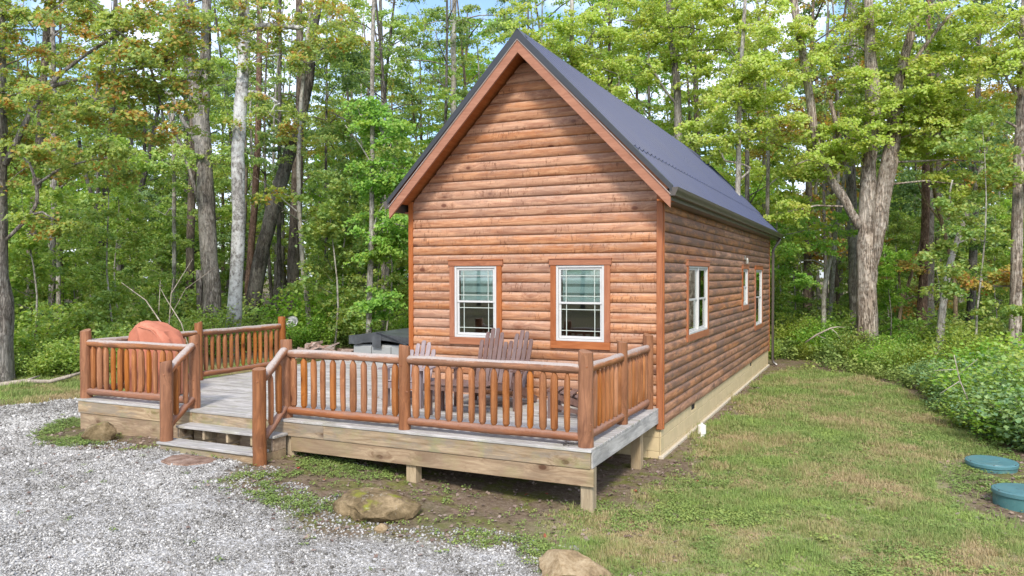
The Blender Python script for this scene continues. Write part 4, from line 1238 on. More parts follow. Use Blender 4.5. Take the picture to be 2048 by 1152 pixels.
# ------------------------------------------------------------------ hot tub behind the deck
ht = thing("hot_tub", "square hot tub with grey panels and folded black vinyl cover behind the deck", "hot tub", (-7.98, 3.42, -0.50))
mb = MB(); mb.cbox(0, 2.1, 0, 2.1, 0, 0.86, 0.05); part("shell", mb, "tub_shell", ht)
for xx in (0.53, 1.05, 1.58):
    mb = MB(); mb.box(xx - 0.006, xx + 0.006, -0.004, 0.0, 0.04, 0.82); part("panel_joint", mb, "dark_void", ht)
mb = MB()
zf = 1.13
def cgrid(mb, P00, P10, P11, P01, thick, n=8, amp=0.012, seed=1):
    r_ = random.Random(seed); vs = []
    P00, P10, P11, P01 = map(Vector, (P00, P10, P11, P01))
    for j in range(n + 1):
        for i in range(n + 1):
            a, b = i / n, j / n
            p = (P00 * (1 - a) + P10 * a) * (1 - b) + (P01 * (1 - a) + P11 * a) * b
            vs.append(p + Vector((0, 0, amp * r_.uniform(-1, 1))))
    top = len(vs)
    vs2 = [v - Vector((0, 0, thick)) for v in vs]
    fs = []
    for j in range(n):
        for i in range(n):
            q = (j * (n + 1) + i, j * (n + 1) + i + 1, (j + 1) * (n + 1) + i + 1, (j + 1) * (n + 1) + i)
            fs.append(q); fs.append(tuple(top + k_ for k_ in q[::-1]))
    edge = [i for i in range(n + 1)] + [(j + 1) * (n + 1) + n for j in range(n)] + [n * (n + 1) + i for i in range(n - 1, -1, -1)] + [j * (n + 1) for j in range(n - 1, 0, -1)]
    for k_ in range(len(edge)):
        a, b = edge[k_], edge[(k_ + 1) % len(edge)]
        fs.append((a, a + top, b + top, b))
    mb.add(vs + vs2, fs)
cgrid(mb, (-0.05, -0.06, 1.045), (0.70, -0.06, zf), (0.70, 2.15, zf + 0.03), (-0.05, 2.15, 1.05), 0.20, seed=2)
part("cover", mb, "tub_cover", ht, ang=50)
mb = MB(); cgrid(mb, (0.715, -0.06, zf), (2.15, -0.06, 0.99), (2.15, 2.15, 1.02), (0.715, 2.15, zf + 0.04), 0.14, seed=4)
part("cover", mb, "tub_cover", ht, ang=50)
mb = MB(); cgrid(mb, (0.60, -0.075, zf - 0.17), (0.83, -0.075, zf - 0.17), (0.83, -0.060, zf + 0.01), (0.60, -0.060, zf + 0.01), 0.15, n=3, amp=0.004, seed=6)
part("cover_flap", mb, "tub_cover", ht)
mb = MB(); mb.tube([(0.72, -0.09, zf + 0.02), (1.2, -0.10, 1.02), (1.6, -0.12, 0.86)], [0.012] * 3, 6)
mb.tube([(1.1, -0.10, 0.98), (1.5, -0.13, 0.90)], [0.008, 0.008], 6)
part("lifter_arm", mb, "black_trim", ht)
# satellite dish
sd = thing("satellite_dish", "small grey satellite dish on a post, just right of the tallest left railing post", "satellite dish", (-15.1, 9.56, -0.95))
mb = MB(); n = 20; vs, fs = [], []
ax = Vector((0.35, -0.85, 0.4)).normalized(); u_ = ax.orthogonal().normalized(); w_ = ax.cross(u_)
for ring_, (rr_, dd) in enumerate(((0.0, 0.0), (0.07, 0.004), (0.14, 0.02), (0.21, 0.05))):
    for k_ in range(n):
        a_ = 6.2832 * k_ / n
        vs.append(Vector((0, 0, 1.27)) + (u_ * math.cos(a_) * 1.1 + w_ * math.sin(a_)) * rr_ + ax * dd)
for j in range(3):
    for k_ in range(n):
        fs.append((j * n + k_, j * n + (k_ + 1) % n, (j + 1) * n + (k_ + 1) % n, (j + 1) * n + k_))
vs += [v - ax * 0.012 for v in vs]; m4n = 4 * n
fs += [tuple(m4n + q for q in f[::-1]) for f in fs[:3 * n]] + [(3 * n + k_, 3 * n + (k_ + 1) % n, m4n + 3 * n + (k_ + 1) % n, m4n + 3 * n + k_) for k_ in range(n)]
mb.add(vs, fs); part("reflector", mb, "steel_grey", sd, True)
mb = MB(); mb.tube([(0, 0.05, 0), (0, 0.05, 1.2), (-0.01, 0.02, 1.27)], [0.025] * 3, 8); part("mast", mb, "steel_grey", sd)
mb = MB(); mb.tube([Vector((0, 0, 1.0)), Vector((0, 0, 1.15)) + ax * 0.32], [0.010, 0.010], 6); mb.xbox(Vector((0, 0, 1.17)) + ax * 0.34, (0.03, 0, 0), (0, 0.04, 0), (0, 0, 0.03)); part("feed_arm", mb, "steel_grey", sd)

# ------------------------------------------------------------------ rocks, slab, lids, pipe
def rock(name, label, x, y, z, sx, sy, sz, seed, mat, rotz=0.0, cat="rock", cuts=9, sub=3, rough=0.05, flat=0.0):
    r_ = random.Random(seed)
    bm = bmesh.new(); bmesh.ops.create_icosphere(bm, subdivisions=sub, radius=1.0)
    for _ in range(cuts):          # slice to broken faces
        n_ = Vector((r_.uniform(-1, 1), r_.uniform(-1, 1), r_.uniform(-0.5, 1))).normalized(); d = r_.uniform(0.62, 0.9)
        for v in bm.verts:
            k_ = v.co.dot(n_)
            if k_ > d:
                v.co -= n_ * (k_ - d) * 0.97
    from mathutils import noise as mn
    for v in bm.verts:
        q = mn.noise(v.co * 1.7 + Vector((seed, 0, 0))) * 0.10 + mn.noise(v.co * 5 + Vector((0, seed, 0))) * rough
        v.co *= 1 + q
        if flat: v.co.z = min(v.co.z, flat)
        v.co.x *= sx; v.co.y *= sy; v.co.z *= sz
    me_ = bpy.data.meshes.new(name); bm.to_mesh(me_); bm.free()
    me_.materials.append(MAT[mat]); smooth_angle(me_, 24)
    o = link(name, me_, None, (x, y, z), (0, 0, rotz))
    return tag(o, label, cat)
G = lambda x, y: float(gzf(x, y))
rock("boulder", "large mossy tan sandstone boulder on the gravel edge in front of the deck", -2.08, -3.98, G(-2.08, -3.98) + 0.09, 0.53, 0.33, 0.18, 5, "sandstone", 0.25, "boulder", 16, 4, 0.07, flat=0.80)
rock("boulder", "small brown rock in front of the left end of the deck, moss beside it", -7.42, -3.30, G(-7.42, -3.30) + 0.12, 0.28, 0.20, 0.18, 12, "sandstone", 0.3, "rock", 10, 3)
rock("boulder", "tan rock cut by the bottom edge of the photo where lawn meets gravel", 0.30, -4.42, G(0.30, -4.42) + 0.02, 0.36, 0.27, 0.17, 23, "sandstone_pale", 0.1, "rock", 10, 4)
rock("stone", "fist sized tan stone lying against the front of the large mossy boulder", -1.78, -4.37, G(-1.78, -4.37) + 0.03, 0.075, 0.06, 0.055, 31, "sandstone_pale", 0.6, "stone", 6, 2)
rock("boulder", "rounded grey rock half hidden by weeds behind the far left railing post", -11.75, 0.85, G(-11.75, 0.85) + 0.18, 0.22, 0.3, 0.34, 44, "grey_stone", 0.3, "rock", 6, 3)
# flat stepping slab
mb = MB()
sl = [(-5.50, -3.87), (-5.28, -3.93), (-5.02, -3.88), (-4.86, -3.70), (-4.88, -3.52), (-5.0, -3.47), (-5.3, -3.46), (-5.5, -3.47), (-5.62, -3.60)]
mb.prism(sl, -0.50, -0.452, 'XY')
me_ = mb.mesh("stepping_slab", "slab_stone")
o = link("stepping_slab", me_); tag(o, "flat reddish brown stone slab set in the gravel below the steps", "slab")
bm = bmesh.new(); bm.from_mesh(me_); bmesh.ops.bevel(bm, geom=bm.edges[:], offset=0.012, segments=1, affect='EDGES'); bm.to_mesh(me_); bm.free()

def lid(label, x, y, z, r, h, tilt):
    t = thing("septic_lid", label, "tank lid", (x, y, z), 0.3, "septic tank lids in the lawn")
    t.rotation_euler = (tilt, 0, 0.3)
    mb = MB(); n = 40
    mb.tube([(0, 0, -0.25), (0, 0, h - 0.02)], [r * 0.95, r * 0.955], n); part("riser", mb, "lid_side", t, ang=30)
    mb = MB(); mb.tube([(0, 0, h - 0.045), (0, 0, h - 0.008), (0, 0, h)], [r, r, r * 0.975], n)
    c = part("cover", mb, "lid_plastic", t, ang=30)
    mb = MB(); mb.tube([(0, 0, h), (0, 0, h + 0.006)], [r * 0.90, r * 0.89], n); part("cover_ring", mb, "lid_plastic", t, ang=30)
    mb = MB(); mb.tube([(0, 0, h + 0.006), (0, 0, h + 0.009)], [r * 0.30, r * 0.29], 24); part("cover_boss", mb, "lid_plastic", t, ang=30)
    for k_ in range(6):
        a_ = k_ * math.pi / 3 + 0.2
        mb = MB(); mb.tube([(math.cos(a_) * r * 0.945, math.sin(a_) * r * 0.945, h - 0.002), (math.cos(a_) * r * 0.945, math.sin(a_) * r * 0.945, h + 0.006)], [0.010, 0.009], 6); part("bolt", mb, "screw_dark", t)
lid("round teal green plastic lid in the lawn, the farther and whole one of the pair", 4.17, 1.35, G(4.17, 1.35), 0.315, 0.11, 0.02)
lid("nearer teal plastic lid in the lawn, cut by the right edge of the photo", 4.30, -0.42, G(4.30, -0.42) + 0.01, 0.345, 0.17, -0.03)

pp = thing("cleanout_pipe", "short white plastic cleanout pipe with cap standing beside the long log wall", "pipe", (0.20, 1.80, G(0.2, 1.8) - 0.05))
mb = MB(); mb.tube([(0, 0, 0), (0, 0, 0.20)], [0.055, 0.055], 20); part("pipe", mb, "pvc_white", pp, ang=30)
mb = MB(); mb.tube([(0, 0, 0.10), (0, 0, 0.102), (0, 0, 0.235), (0, 0, 0.24)], [0.062, 0.066, 0.066, 0.06], 20); part("collar", mb, "pvc_white", pp, ang=30)
mb = MB(); mb.tube([(0, 0, 0.24), (0, 0, 0.252)], [0.045, 0.043], 16); mb.cbox(-0.018, 0.018, -0.018, 0.018, 0.25, 0.275, 0.003); part("plug", mb, "pvc_white", pp, ang=30)

# heap of split bark and branches behind the deck
hp = thing("brush_heap", "heap of broken bark and split wood lying behind the deck left of the hot tub", "wood pile", (-10.5, 5.6, G(-10.5, 5.6)), 0.0)
rh = random.Random(8)
for i in range(46):
    L_ = rh.uniform(0.16, 0.5); a_ = rh.uniform(-0.6, 0.6) + (1.3 if rh.random() < 0.2 else 0.4); x_ = rh.uniform(-1.3, 1.5); y_ = rh.uniform(-0.5, 0.5)
    z_ = 0.05 + 0.52 * (1 - (x_ / 1.8) ** 2) * (1 - (y_ / 0.8) ** 2) * rh.uniform(0.4, 1.0)
    mb = MB(); w_ = rh.uniform(0.04, 0.09)
    dx, dy, dz = math.cos(a_), math.sin(a_), rh.uniform(-0.5, 0.5)
    mb.tube([(-dx * L_ / 2, -dy * L_ / 2, -dz * L_ / 2), (0, 0, rh.uniform(0, 0.03)), (dx * L_ / 2, dy * L_ / 2, dz * L_ / 2)], [w_ * 0.8, w_, w_ * 0.45], 4, True, 0.3, rh)
    part("bark_piece", mb, "debris_wood", hp, loc=(x_, y_, z_))

# dead branches
def branch_thing(name, label, cat, paths, mat="dead_wood"):
    mb = MB(); rb = random.Random(len(label))
    o0 = paths[0][0]
    for p in paths:
        mb.tube([(q[0] - o0[0], q[1] - o0[1], q[2] - o0[2]) for q in p], [q[3] * (0.42 if name == 'dead_shrub' else 1) for q in p], 7, True, 0.12, rb)
    o = link(name, mb.mesh(name, mat, True), None, (o0[0], o0[1], o0[2]))
    return tag(o, label, cat)
branch_thing("fallen_branch", "pale bare fallen branch lying on the weeds right of the rear cabin corner", "branch",
             [[(0.95, 12.9, -0.05, 0.02), (1.25, 12.9, 0.18, 0.026), (1.62, 12.95, 0.38, 0.022), (1.80, 13.0, 0.42, 0.015), (2.0, 13.1, 0.40, 0.008)], [(1.62, 12.95, 0.38, 0.014), (1.78, 13.0, 0.24, 0.009), (1.86, 13.0, 0.1, 0.005)], [(1.25, 12.9, 0.18, 0.012), (1.5, 12.85, 0.08, 0.006)]])
branch_thing("driftwood_log", "crooked grey dead branch on the grass at the woods edge, far left", "branch",
             [[(-14.2, -0.75, -0.42, 0.05), (-13.8, -0.35, -0.36, 0.055), (-13.4, -0.05, -0.38, 0.045), (-13.25, 0.3, -0.3, 0.04), (-13.1, 0.5, -0.22, 0.02)], [(-13.8, -0.35, -0.36, 0.03), (-13.95, 0.1, -0.3, 0.015)]])
branch_thing("dead_shrub", "tangle of bare grey dead limbs leaning behind the far left railing post", "dead shrub",
             [[(-11.2, 1.7, -0.4, 0.05), (-11.7, 1.6, 0.6, 0.04), (-12.3, 1.5, 1.35, 0.03), (-12.9, 1.35, 1.75, 0.02)], [(-11.7, 1.6, 0.6, 0.035), (-11.95, 1.9, 1.5, 0.025), (-11.7, 2.3, 2.3, 0.014)],
              [(-11.8, 1.7, 0.9, 0.025), (-11.5, 1.9, 1.6, 0.016), (-10.9, 2.2, 2.1, 0.01)], [(-12.0, 1.6, 1.1, 0.02), (-12.3, 1.9, 1.8, 0.012)], [(-10.75, 1.4, 0.1, 0.02), (-11.3, 1.6, 0.85, 0.03), (-11.9, 1.7, 1.4, 0.02), (-12.6, 2.1, 1.7, 0.01)], [(-11.95, 1.9, 1.5, 0.014), (-12.2, 2.2, 1.9, 0.008)]])
branch_thing("dead_twigs", "bundle of bare pale twigs hanging in the leafy bush at right", "twigs",
             [[(4.25, 4.3, -0.4, 0.012), (4.05, 4.2, 0.1, 0.010), (3.95, 4.1, 0.55, 0.006)], [(4.05, 4.2, 0.1, 0.008), (3.75, 4.0, -0.1, 0.005)], [(4.05, 4.2, 0.1, 0.008), (4.2, 3.8, -0.35, 0.006), (4.4, 3.7, -0.55, 0.004)], [(4.0, 4.15, 0.3, 0.006), (3.65, 4.0, 0.28, 0.004)], [(4.02, 4.15, 0.2, 0.006), (4.3, 4.1, 0.5, 0.004)]])
branch_thing("twig_tangle", "small knot of dead vine lying on the deck by the front corner post", "twigs",
             [[(-0.42, -2.80, 0.01, 0.006), (-0.36, -2.83, 0.04, 0.005), (-0.30, -2.79, 0.02, 0.004), (-0.26, -2.84, 0.03, 0.003)], [(-0.40, -2.85, 0.01, 0.005), (-0.34, -2.78, 0.03, 0.004), (-0.28, -2.82, 0.05, 0.003)], [(-0.44, -2.83, 0.02, 0.004), (-0.38, -2.80, 0.05, 0.004), (-0.33, -2.86, 0.01, 0.003)], [(-0.24, -2.78, 0.01, 0.003), (-0.33, -2.81, 0.04, 0.003)]], "bark_dark")
# hero trees: name, label, bark, leaf, limb paths (x, y, z, radius), crown lobes (x, y, z, rx, ry, rz, sprays) in metres
HEROES = [
 ('maple_tree', 'massive grey trunk cut by the left edge, low boughs of green and orange leaves above', 'bark_grey', 'leaf_autumn',
  [[[-14.851,-0.28,-0.62,0.438],[-14.85,-0.28,-0.51,0.381],[-14.84,-0.24,0.93,0.305],[-14.89,-0.24,2.48,0.238],[-14.9,-0.21,4.7,0.21],[-14.94,-0.17,8.03,0.172]],[[-14.69,-0.14,2.71,0.038],[-14.21,0.09,3.26,0.043],[-14.06,0.17,3.7,0.038],[-14.22,0.11,4.37,0.028],[-14.47,-0.01,4.59,0.024]],[[-14.72,-0.13,4.37,0.077],[-13.92,0.28,6.03,0.047],[-12.83,0.81,7.02,0.034],[-11.53,1.43,7.8,0.024]],[[-14.77,-0.12,5.81,0.067],[-13.32,0.56,6.25,0.038],[-11.82,1.27,6.58,0.028],[-10.62,1.85,7.02,0.019]]],
  [[-14.13,0.2,7.36,1.33,1.6,0.89,26],[-11.63,0.27,7.04,1.36,1.5,0.73,30],[-10.78,0.65,6.1,1.15,1.3,0.63,24],[-14.22,0.13,5.7,1.22,1.5,0.89,22],[-12.0,0.07,5.58,1.15,1.5,0.73,24],[-10.68,0.68,5.05,0.83,1.0,0.42,8],[-14.22,0.11,4.37,1.0,1.2,0.55,12],[-12.09,0.0,4.32,1.04,1.2,0.52,13],[-9.84,1.11,7.03,0.94,1.2,0.63,14],[-13.71,0.33,3.15,0.67,1,0.33,4]]),
 ('oak_tree', 'dark trunk close to the right of the big left edge tree, bark brown and bent', 'bark_brown', 'leaf_mid',
  [[[-23.171,5.76,-0.62,0.235],[-23.17,5.76,-0.6,0.204],[-23.15,5.8,1.27,0.189],[-23.01,5.92,4.15,0.16],[-22.87,6.02,6.18,0.146],[-22.76,6.12,8.73,0.117],[-22.59,6.26,12.29,0.088]]],
  [[-22.42,6.26,7.88,1.53,2,1.02,14],[-22.86,6.01,5.68,1.36,2,0.68,10],[-21.97,6.52,10.25,1.53,2,1.02,12]]),
 ('birch_tree', 'thin pale trunk standing between dark ones on the far left', 'bark_pale', 'leaf_light',
  [[[-24.17,7.5,-0.62,0.086],[-24.24,7.53,3.23,0.086],[-24.41,7.48,5.05,0.078],[-24.45,7.53,8.34,0.071],[-24.54,7.56,12.72,0.055]]],
  [[-24.16,7.59,4.32,1.28,1.5,0.91,10],[-24.65,7.34,3.23,1.28,1.5,0.73,10]]),
 ('oak_tree', 'dark straight trunk with a low fork, left of the grill', 'bark_dark', 'leaf_mid',
  [[[-24.54,9.52,-0.62,0.151],[-24.65,9.53,2.34,0.143],[-24.57,9.6,4.1,0.126],[-24.46,9.68,5.47,0.109],[-24.24,9.84,8.8,0.093],[-24.15,9.98,13.88,0.067]],[[-24.57,9.6,3.91,0.084],[-25.02,9.41,5.28,0.076],[-25.38,9.27,6.84,0.067],[-25.57,9.22,9.19,0.051]]],
  [[-24.14,9.84,6.25,1.76,2,0.98,10],[-25.21,9.37,8.21,1.76,2,1.17,12]]),
 ('oak_tree', 'dark leaning trunk behind the grill cover, forking high up', 'bark_dark', 'leaf_dark',
  [[[-23.07,9.11,-0.62,0.106],[-23.09,9.17,2.89,0.106],[-22.89,9.28,3.65,0.106],[-22.47,9.5,4.78,0.106],[-22.05,9.73,6.67,0.089],[-21.64,9.97,9.13,0.065]],[[-22.3,9.58,5.16,0.065],[-22.23,9.66,7.62,0.057],[-22.33,9.66,10.45,0.04]]],
  [[-22.04,9.69,4.4,1.51,2,0.76,8],[-22.06,9.74,7.62,1.51,2,0.95,10]]),
 ('maple_tree', 'slim pale trunk crossing in front of the dark woods behind the grill', 'bark_pale', 'leaf_light',
  [[[-17.94,7.11,-0.62,0.063],[-17.92,7.14,0.47,0.063],[-17.92,7.2,4.06,0.063],[-17.98,7.24,7.64,0.056],[-18.11,7.25,11.55,0.042]]],
  [[-17.88,7.19,2.43,1.3,1.4,0.82,10],[-18.18,7.08,3.89,1.14,1.4,0.65,8],[-17.75,7.32,6.01,1.14,1.4,0.65,7]]),
 ('pine_tree', 'straight dark brown trunk just left of the twin trunked tree', 'bark_brown', 'leaf_dark',
  [[[-19.1,8.77,-0.62,0.144],[-19.07,8.82,1.06,0.144],[-19.03,8.89,4.05,0.136],[-18.98,8.96,6.69,0.121],[-19.06,8.98,9.86,0.098],[-19.1,9.01,12.68,0.076]]],
  [[-18.76,9.09,8.45,1.41,2,0.88,10]]),
 ('maple_tree', 'twin trunked rough barked tree with a long bare limb reaching left', 'bark_grey', 'leaf_light',
  [[[-15.88,6.97,-0.62,0.431],[-15.97,6.95,0.21,0.31],[-16.07,6.94,2.4,0.269],[-16.22,6.91,4.59,0.255],[-16.34,6.88,6.47,0.243],[-16.6,6.8,8.51,0.202],[-16.93,6.68,10.54,0.162],[-17.11,6.61,11.48,0.121]],[[-16.31,6.89,6.32,0.175],[-16.24,6.96,8.35,0.162],[-16.2,7.02,10.54,0.134],[-16.14,7.06,11.48,0.108]],[[-16.02,6.9,-1.04,0.134],[-16.31,6.79,0.53,0.108],[-16.38,6.79,2.09,0.095]],[[-16.4,6.85,6.0,0.088],[-16.87,6.64,6.79,0.06],[-17.23,6.49,7.57,0.054],[-18.22,6.03,7.96,0.04],[-19.21,5.57,8.31,0.027]],[[-16.33,6.84,3.97,0.067],[-16.72,6.69,5.38,0.054],[-17.15,6.5,6.63,0.04],[-17.37,6.42,7.41,0.027]]],
  [[-15.67,7.22,7.88,1.25,1.6,0.63,8],[-15.8,7.12,5.38,1.25,1.6,0.63,9],[-17.22,6.45,5.38,1.25,1.6,0.78,9],[-16.53,6.85,9.6,1.41,1.6,0.78,12]]),
 ('beech_tree', 'smooth whitish grey lichen spotted trunk with two bare limbs bending right', 'bark_lichen', 'leaf_autumn',
  [[[-14.79,6.38,-0.62,0.345],[-14.65,6.46,0.28,0.232],[-14.56,6.53,1.93,0.195],[-14.51,6.59,3.73,0.187],[-14.54,6.61,5.68,0.202],[-14.44,6.69,7.63,0.18],[-14.37,6.75,9.28,0.165],[-14.43,6.74,10.18,0.127],[-14.49,6.73,11.08,0.105]],[[-14.4,6.74,9.05,0.112],[-14.24,6.82,9.31,0.097],[-13.9,6.98,9.4,0.09],[-13.42,7.2,9.4,0.082],[-12.93,7.43,9.34,0.067],[-12.68,7.55,9.42,0.045]],[[-14.44,6.69,7.37,0.052],[-14.16,6.82,7.43,0.045],[-13.82,6.98,7.33,0.037],[-13.41,7.17,7.07,0.03]],[[-14.62,6.65,10.1,0.06],[-14.81,6.57,10.48,0.045]]],
  [[-13.42,7.19,8.53,1.2,1.5,0.6,10],[-12.61,7.59,9.57,1.35,1.8,0.75,16],[-13.68,7.03,6.73,1.35,1.5,0.6,9],[-13.97,6.95,9.88,0.9,1.4,0.6,9]]),
 ('pine_tree', 'slender reddish trunk between the whitish tree and the leaning one', 'bark_red', 'leaf_dark',
  [[[-19.43,11.93,-0.62,0.156],[-19.39,12.0,1.75,0.147],[-19.23,12.12,4.09,0.127],[-19.13,12.19,6.05,0.127],[-19.07,12.27,8.79,0.117],[-19.05,12.37,13.87,0.088]]],
  [[-18.83,12.35,6.83,1.37,1.6,0.78,8]]),
 ('oak_tree', 'thick dark trunk leaning strongly to the right', 'bark_dark', 'leaf_mid',
  [[[-17.142,9.72,-0.62,0.33],[-17.13,9.72,0.18,0.287],[-16.9,9.86,2.02,0.257],[-16.59,10.03,3.52,0.249],[-16.2,10.24,5.1,0.235],[-15.88,10.41,6.33,0.212],[-15.54,10.59,7.48,0.197],[-15.29,10.73,8.8,0.181],[-15.2,10.8,10.21,0.136],[-14.96,10.94,11.61,0.106],[-14.8,11.03,12.67,0.076]]],
  [[-14.94,10.9,9.15,1.58,1.8,0.88,14],[-13.99,11.37,10.03,1.41,1.8,0.88,12],[-15.57,10.56,6.33,1.41,1.8,0.7,8]]),
 ('oak_tree', 'upright brown trunk crossing behind the leaning trunk', 'bark_brown', 'leaf_mid',
  [[[-17.18,11.88,-0.62,0.244],[-17.13,11.95,1.75,0.219],[-17.04,12.04,4.39,0.212],[-16.97,12.12,7.04,0.179],[-16.93,12.18,9.5,0.138],[-17.02,12.21,13.47,0.106]]],
  [[-17.61,11.85,8.74,1.51,1.8,0.95,10],[-16.23,12.45,5.72,1.51,1.8,0.76,9],[-16.07,12.56,7.8,1.51,1.8,0.76,9]]),
 ('pine_tree', "thin dark trunk standing right of the leaning trunk's foot", 'bark_dark', 'leaf_dark',
  [[[-19.03,13.21,-0.62,0.095],[-19.01,13.28,1.54,0.095],[-19.03,13.33,4.97,0.087],[-19.02,13.42,10.02,0.07],[-19.04,13.48,13.86,0.061]]],
  [[-18.99,13.34,4.57,1.21,1.6,0.81,6]]),
 ('maple_tree', 'slender pale trunk wrapped in bright green leaves left of the cabin', 'bark_pale', 'leaf_bright',
  [[[-9.201,5.71,-0.62,0.103],[-9.2,5.71,-0.03,0.089],[-9.18,5.72,0.43,0.084],[-9.14,5.78,2.57,0.073],[-9.12,5.83,5.18,0.062],[-9.14,5.86,7.14,0.056],[-9.11,5.92,9.61,0.045]],[[-9.14,5.78,2.96,0.022],[-8.93,5.89,3.62,0.017],[-8.58,6.07,4.14,0.011]],[[-9.13,5.82,4.79,0.022],[-9.41,5.7,5.31,0.017],[-9.77,5.54,5.83,0.011]]],
  [[-9.05,5.83,2.96,0.59,0.8,0.91,18],[-8.98,5.83,1.27,0.52,0.7,0.52,10],[-9.17,5.8,4.53,0.65,0.9,0.65,13],[-8.94,5.93,5.7,0.78,1,0.52,14],[-8.46,6.11,3.22,0.52,0.7,0.39,7],[-9.42,5.71,6.09,0.78,1,0.46,9],[-8.59,6.08,4.79,0.65,0.8,0.52,9]]),
 ('pine_tree', 'thin grey trunk close behind the leaf wrapped one', 'bark_grey', 'leaf_light',
  [[[-14.04,13.36,-0.62,0.089],[-14.05,13.39,0.99,0.089],[-14.03,13.46,4.77,0.082],[-14.13,13.5,9.49,0.065],[-14.21,13.52,13.09,0.057]]],
  [[-14.03,13.57,10.63,1.7,1.8,1.32,20],[-15.22,12.99,9.5,1.32,1.6,0.95,12],[-15.23,13.02,11.58,1.51,1.6,0.95,14]]),
 ('poplar_tree', 'pale straight trunk rising behind the left slope of the cabin roof', 'bark_pale', 'leaf_mid',
  [[[-12.63,16.23,-0.62,0.148],[-12.66,16.38,8.4,0.113],[-12.66,16.43,11.02,0.095],[-12.66,16.49,14.26,0.078]]],
  [[-13.17,16.17,10.01,1.62,2,1.21,16],[-11.9,16.81,12.03,1.62,2,1.01,18],[-13.73,15.95,12.04,1.82,2,1.01,20],[-10.8,17.33,12.43,1.21,2,0.81,12],[-14.63,15.5,10.62,1.21,2,1.01,10]]),
 ('poplar_tree', 'pale trunk rising behind the ridge near the front peak', 'bark_pale', 'leaf_sun',
  [[[-6.199,12.63,-0.62,0.113],[-6.2,12.63,-0.53,0.098],[-6.23,12.78,8.76,0.077],[-6.22,12.8,9.9,0.071],[-6.22,12.84,11.86,0.056]],[[-6.23,12.78,8.92,0.035],[-5.9,12.95,9.33,0.028],[-5.53,13.13,9.9,0.021]]],
  [[-7.15,12.37,10.07,1.47,1.6,0.82,22],[-5.67,13.05,9.41,1.3,1.6,0.98,22],[-4.78,13.45,8.43,1.3,1.6,0.82,20],[-6.56,12.63,9.09,0.98,1.4,0.65,12],[-5.22,13.23,7.62,0.98,1.4,0.57,12]]),
 ('maple_tree', 'leafy yellow green maple with mottled trunk behind the middle of the roof', 'bark_grey', 'leaf_sun',
  [[[-3.216,15.13,-0.71,0.214],[-3.22,15.13,-0.63,0.186],[-3.3,15.24,7.34,0.127],[-3.4,15.22,8.86,0.11],[-3.56,15.17,10.22,0.093],[-3.64,15.16,12.25,0.076]],[[-3.3,15.24,7.67,0.051],[-3.7,15.06,8.18,0.042],[-4.16,14.86,9.03,0.034]]],
  [[-3.71,15.09,10.05,1.53,1.8,1.02,28],[-2.64,15.6,10.22,1.36,1.8,1.02,24],[-4.32,14.79,9.2,1.19,1.6,0.85,14],[-2.63,15.57,8.35,1.36,1.6,1.02,20],[-1.71,16.02,9.54,1.19,1.8,1.19,22],[-3.56,15.18,11.15,2.2,1.8,0.76,26],[-5.09,14.45,10.56,1.36,1.8,0.85,18],[-1.41,16.19,10.89,1.53,1.8,0.85,18]]),
 ('maple_tree', 'sunlit maple hanging over the rear corner of the roof', 'bark_pale', 'leaf_sun',
  [[[-0.862,11.83,-0.87,0.115],[-0.86,11.83,-0.53,0.1],[-0.81,11.92,3.77,0.079],[-0.77,12.0,6.93,0.065],[-0.65,12.11,9.79,0.05]],[[-0.78,11.95,4.63,0.036],[-0.5,12.09,4.99,0.029],[-1.15,11.79,5.18,0.022]]],
  [[-1.54,11.62,5.78,1.0,1.3,0.65,24],[-0.89,11.93,6.5,1.0,1.3,0.72,22],[-0.25,12.25,7.35,1.15,1.4,0.86,26],[0.0,12.4,8.93,1.15,1.4,0.86,26],[0.28,12.48,6.06,0.86,1.2,0.57,12],[-0.77,12.01,7.64,0.86,1.2,0.72,14]]),
 ('maple_tree', 'massive pale barked maple forking into several limbs, right of the cabin', 'bark_maple', 'leaf_sun',
  [[[2.6,14.1,-0.88,0.457],[2.57,14.1,-0.53,0.354],[2.56,14.12,1.16,0.287],[2.52,14.13,2.34,0.28],[2.54,14.16,3.67,0.228],[2.56,14.2,5.14,0.214],[2.67,14.28,6.76,0.221],[2.57,14.27,9.12,0.147],[2.52,14.28,10.89,0.111]],[[2.61,14.16,1.61,0.133],[2.74,14.23,2.64,0.214],[2.94,14.36,3.96,0.236],[3.21,14.52,5.88,0.221],[3.4,14.64,7.79,0.147],[3.93,14.92,9.56,0.103],[4.72,15.3,9.93,0.059]],[[2.36,14.07,3.3,0.133],[2.12,13.96,3.74,0.133],[1.82,13.83,4.33,0.14],[1.31,13.61,5.22,0.133],[1.09,13.53,6.47,0.125],[0.9,13.46,7.8,0.118],[0.62,13.36,9.56,0.111],[0.45,13.31,10.89,0.088]],[[3.27,14.57,7.5,0.074],[3.8,14.83,8.23,0.059],[4.73,15.29,9.56,0.044],[5.53,15.67,9.85,0.029]],[[1.95,13.91,5.14,0.074],[1.54,13.75,7.06,0.059]]],
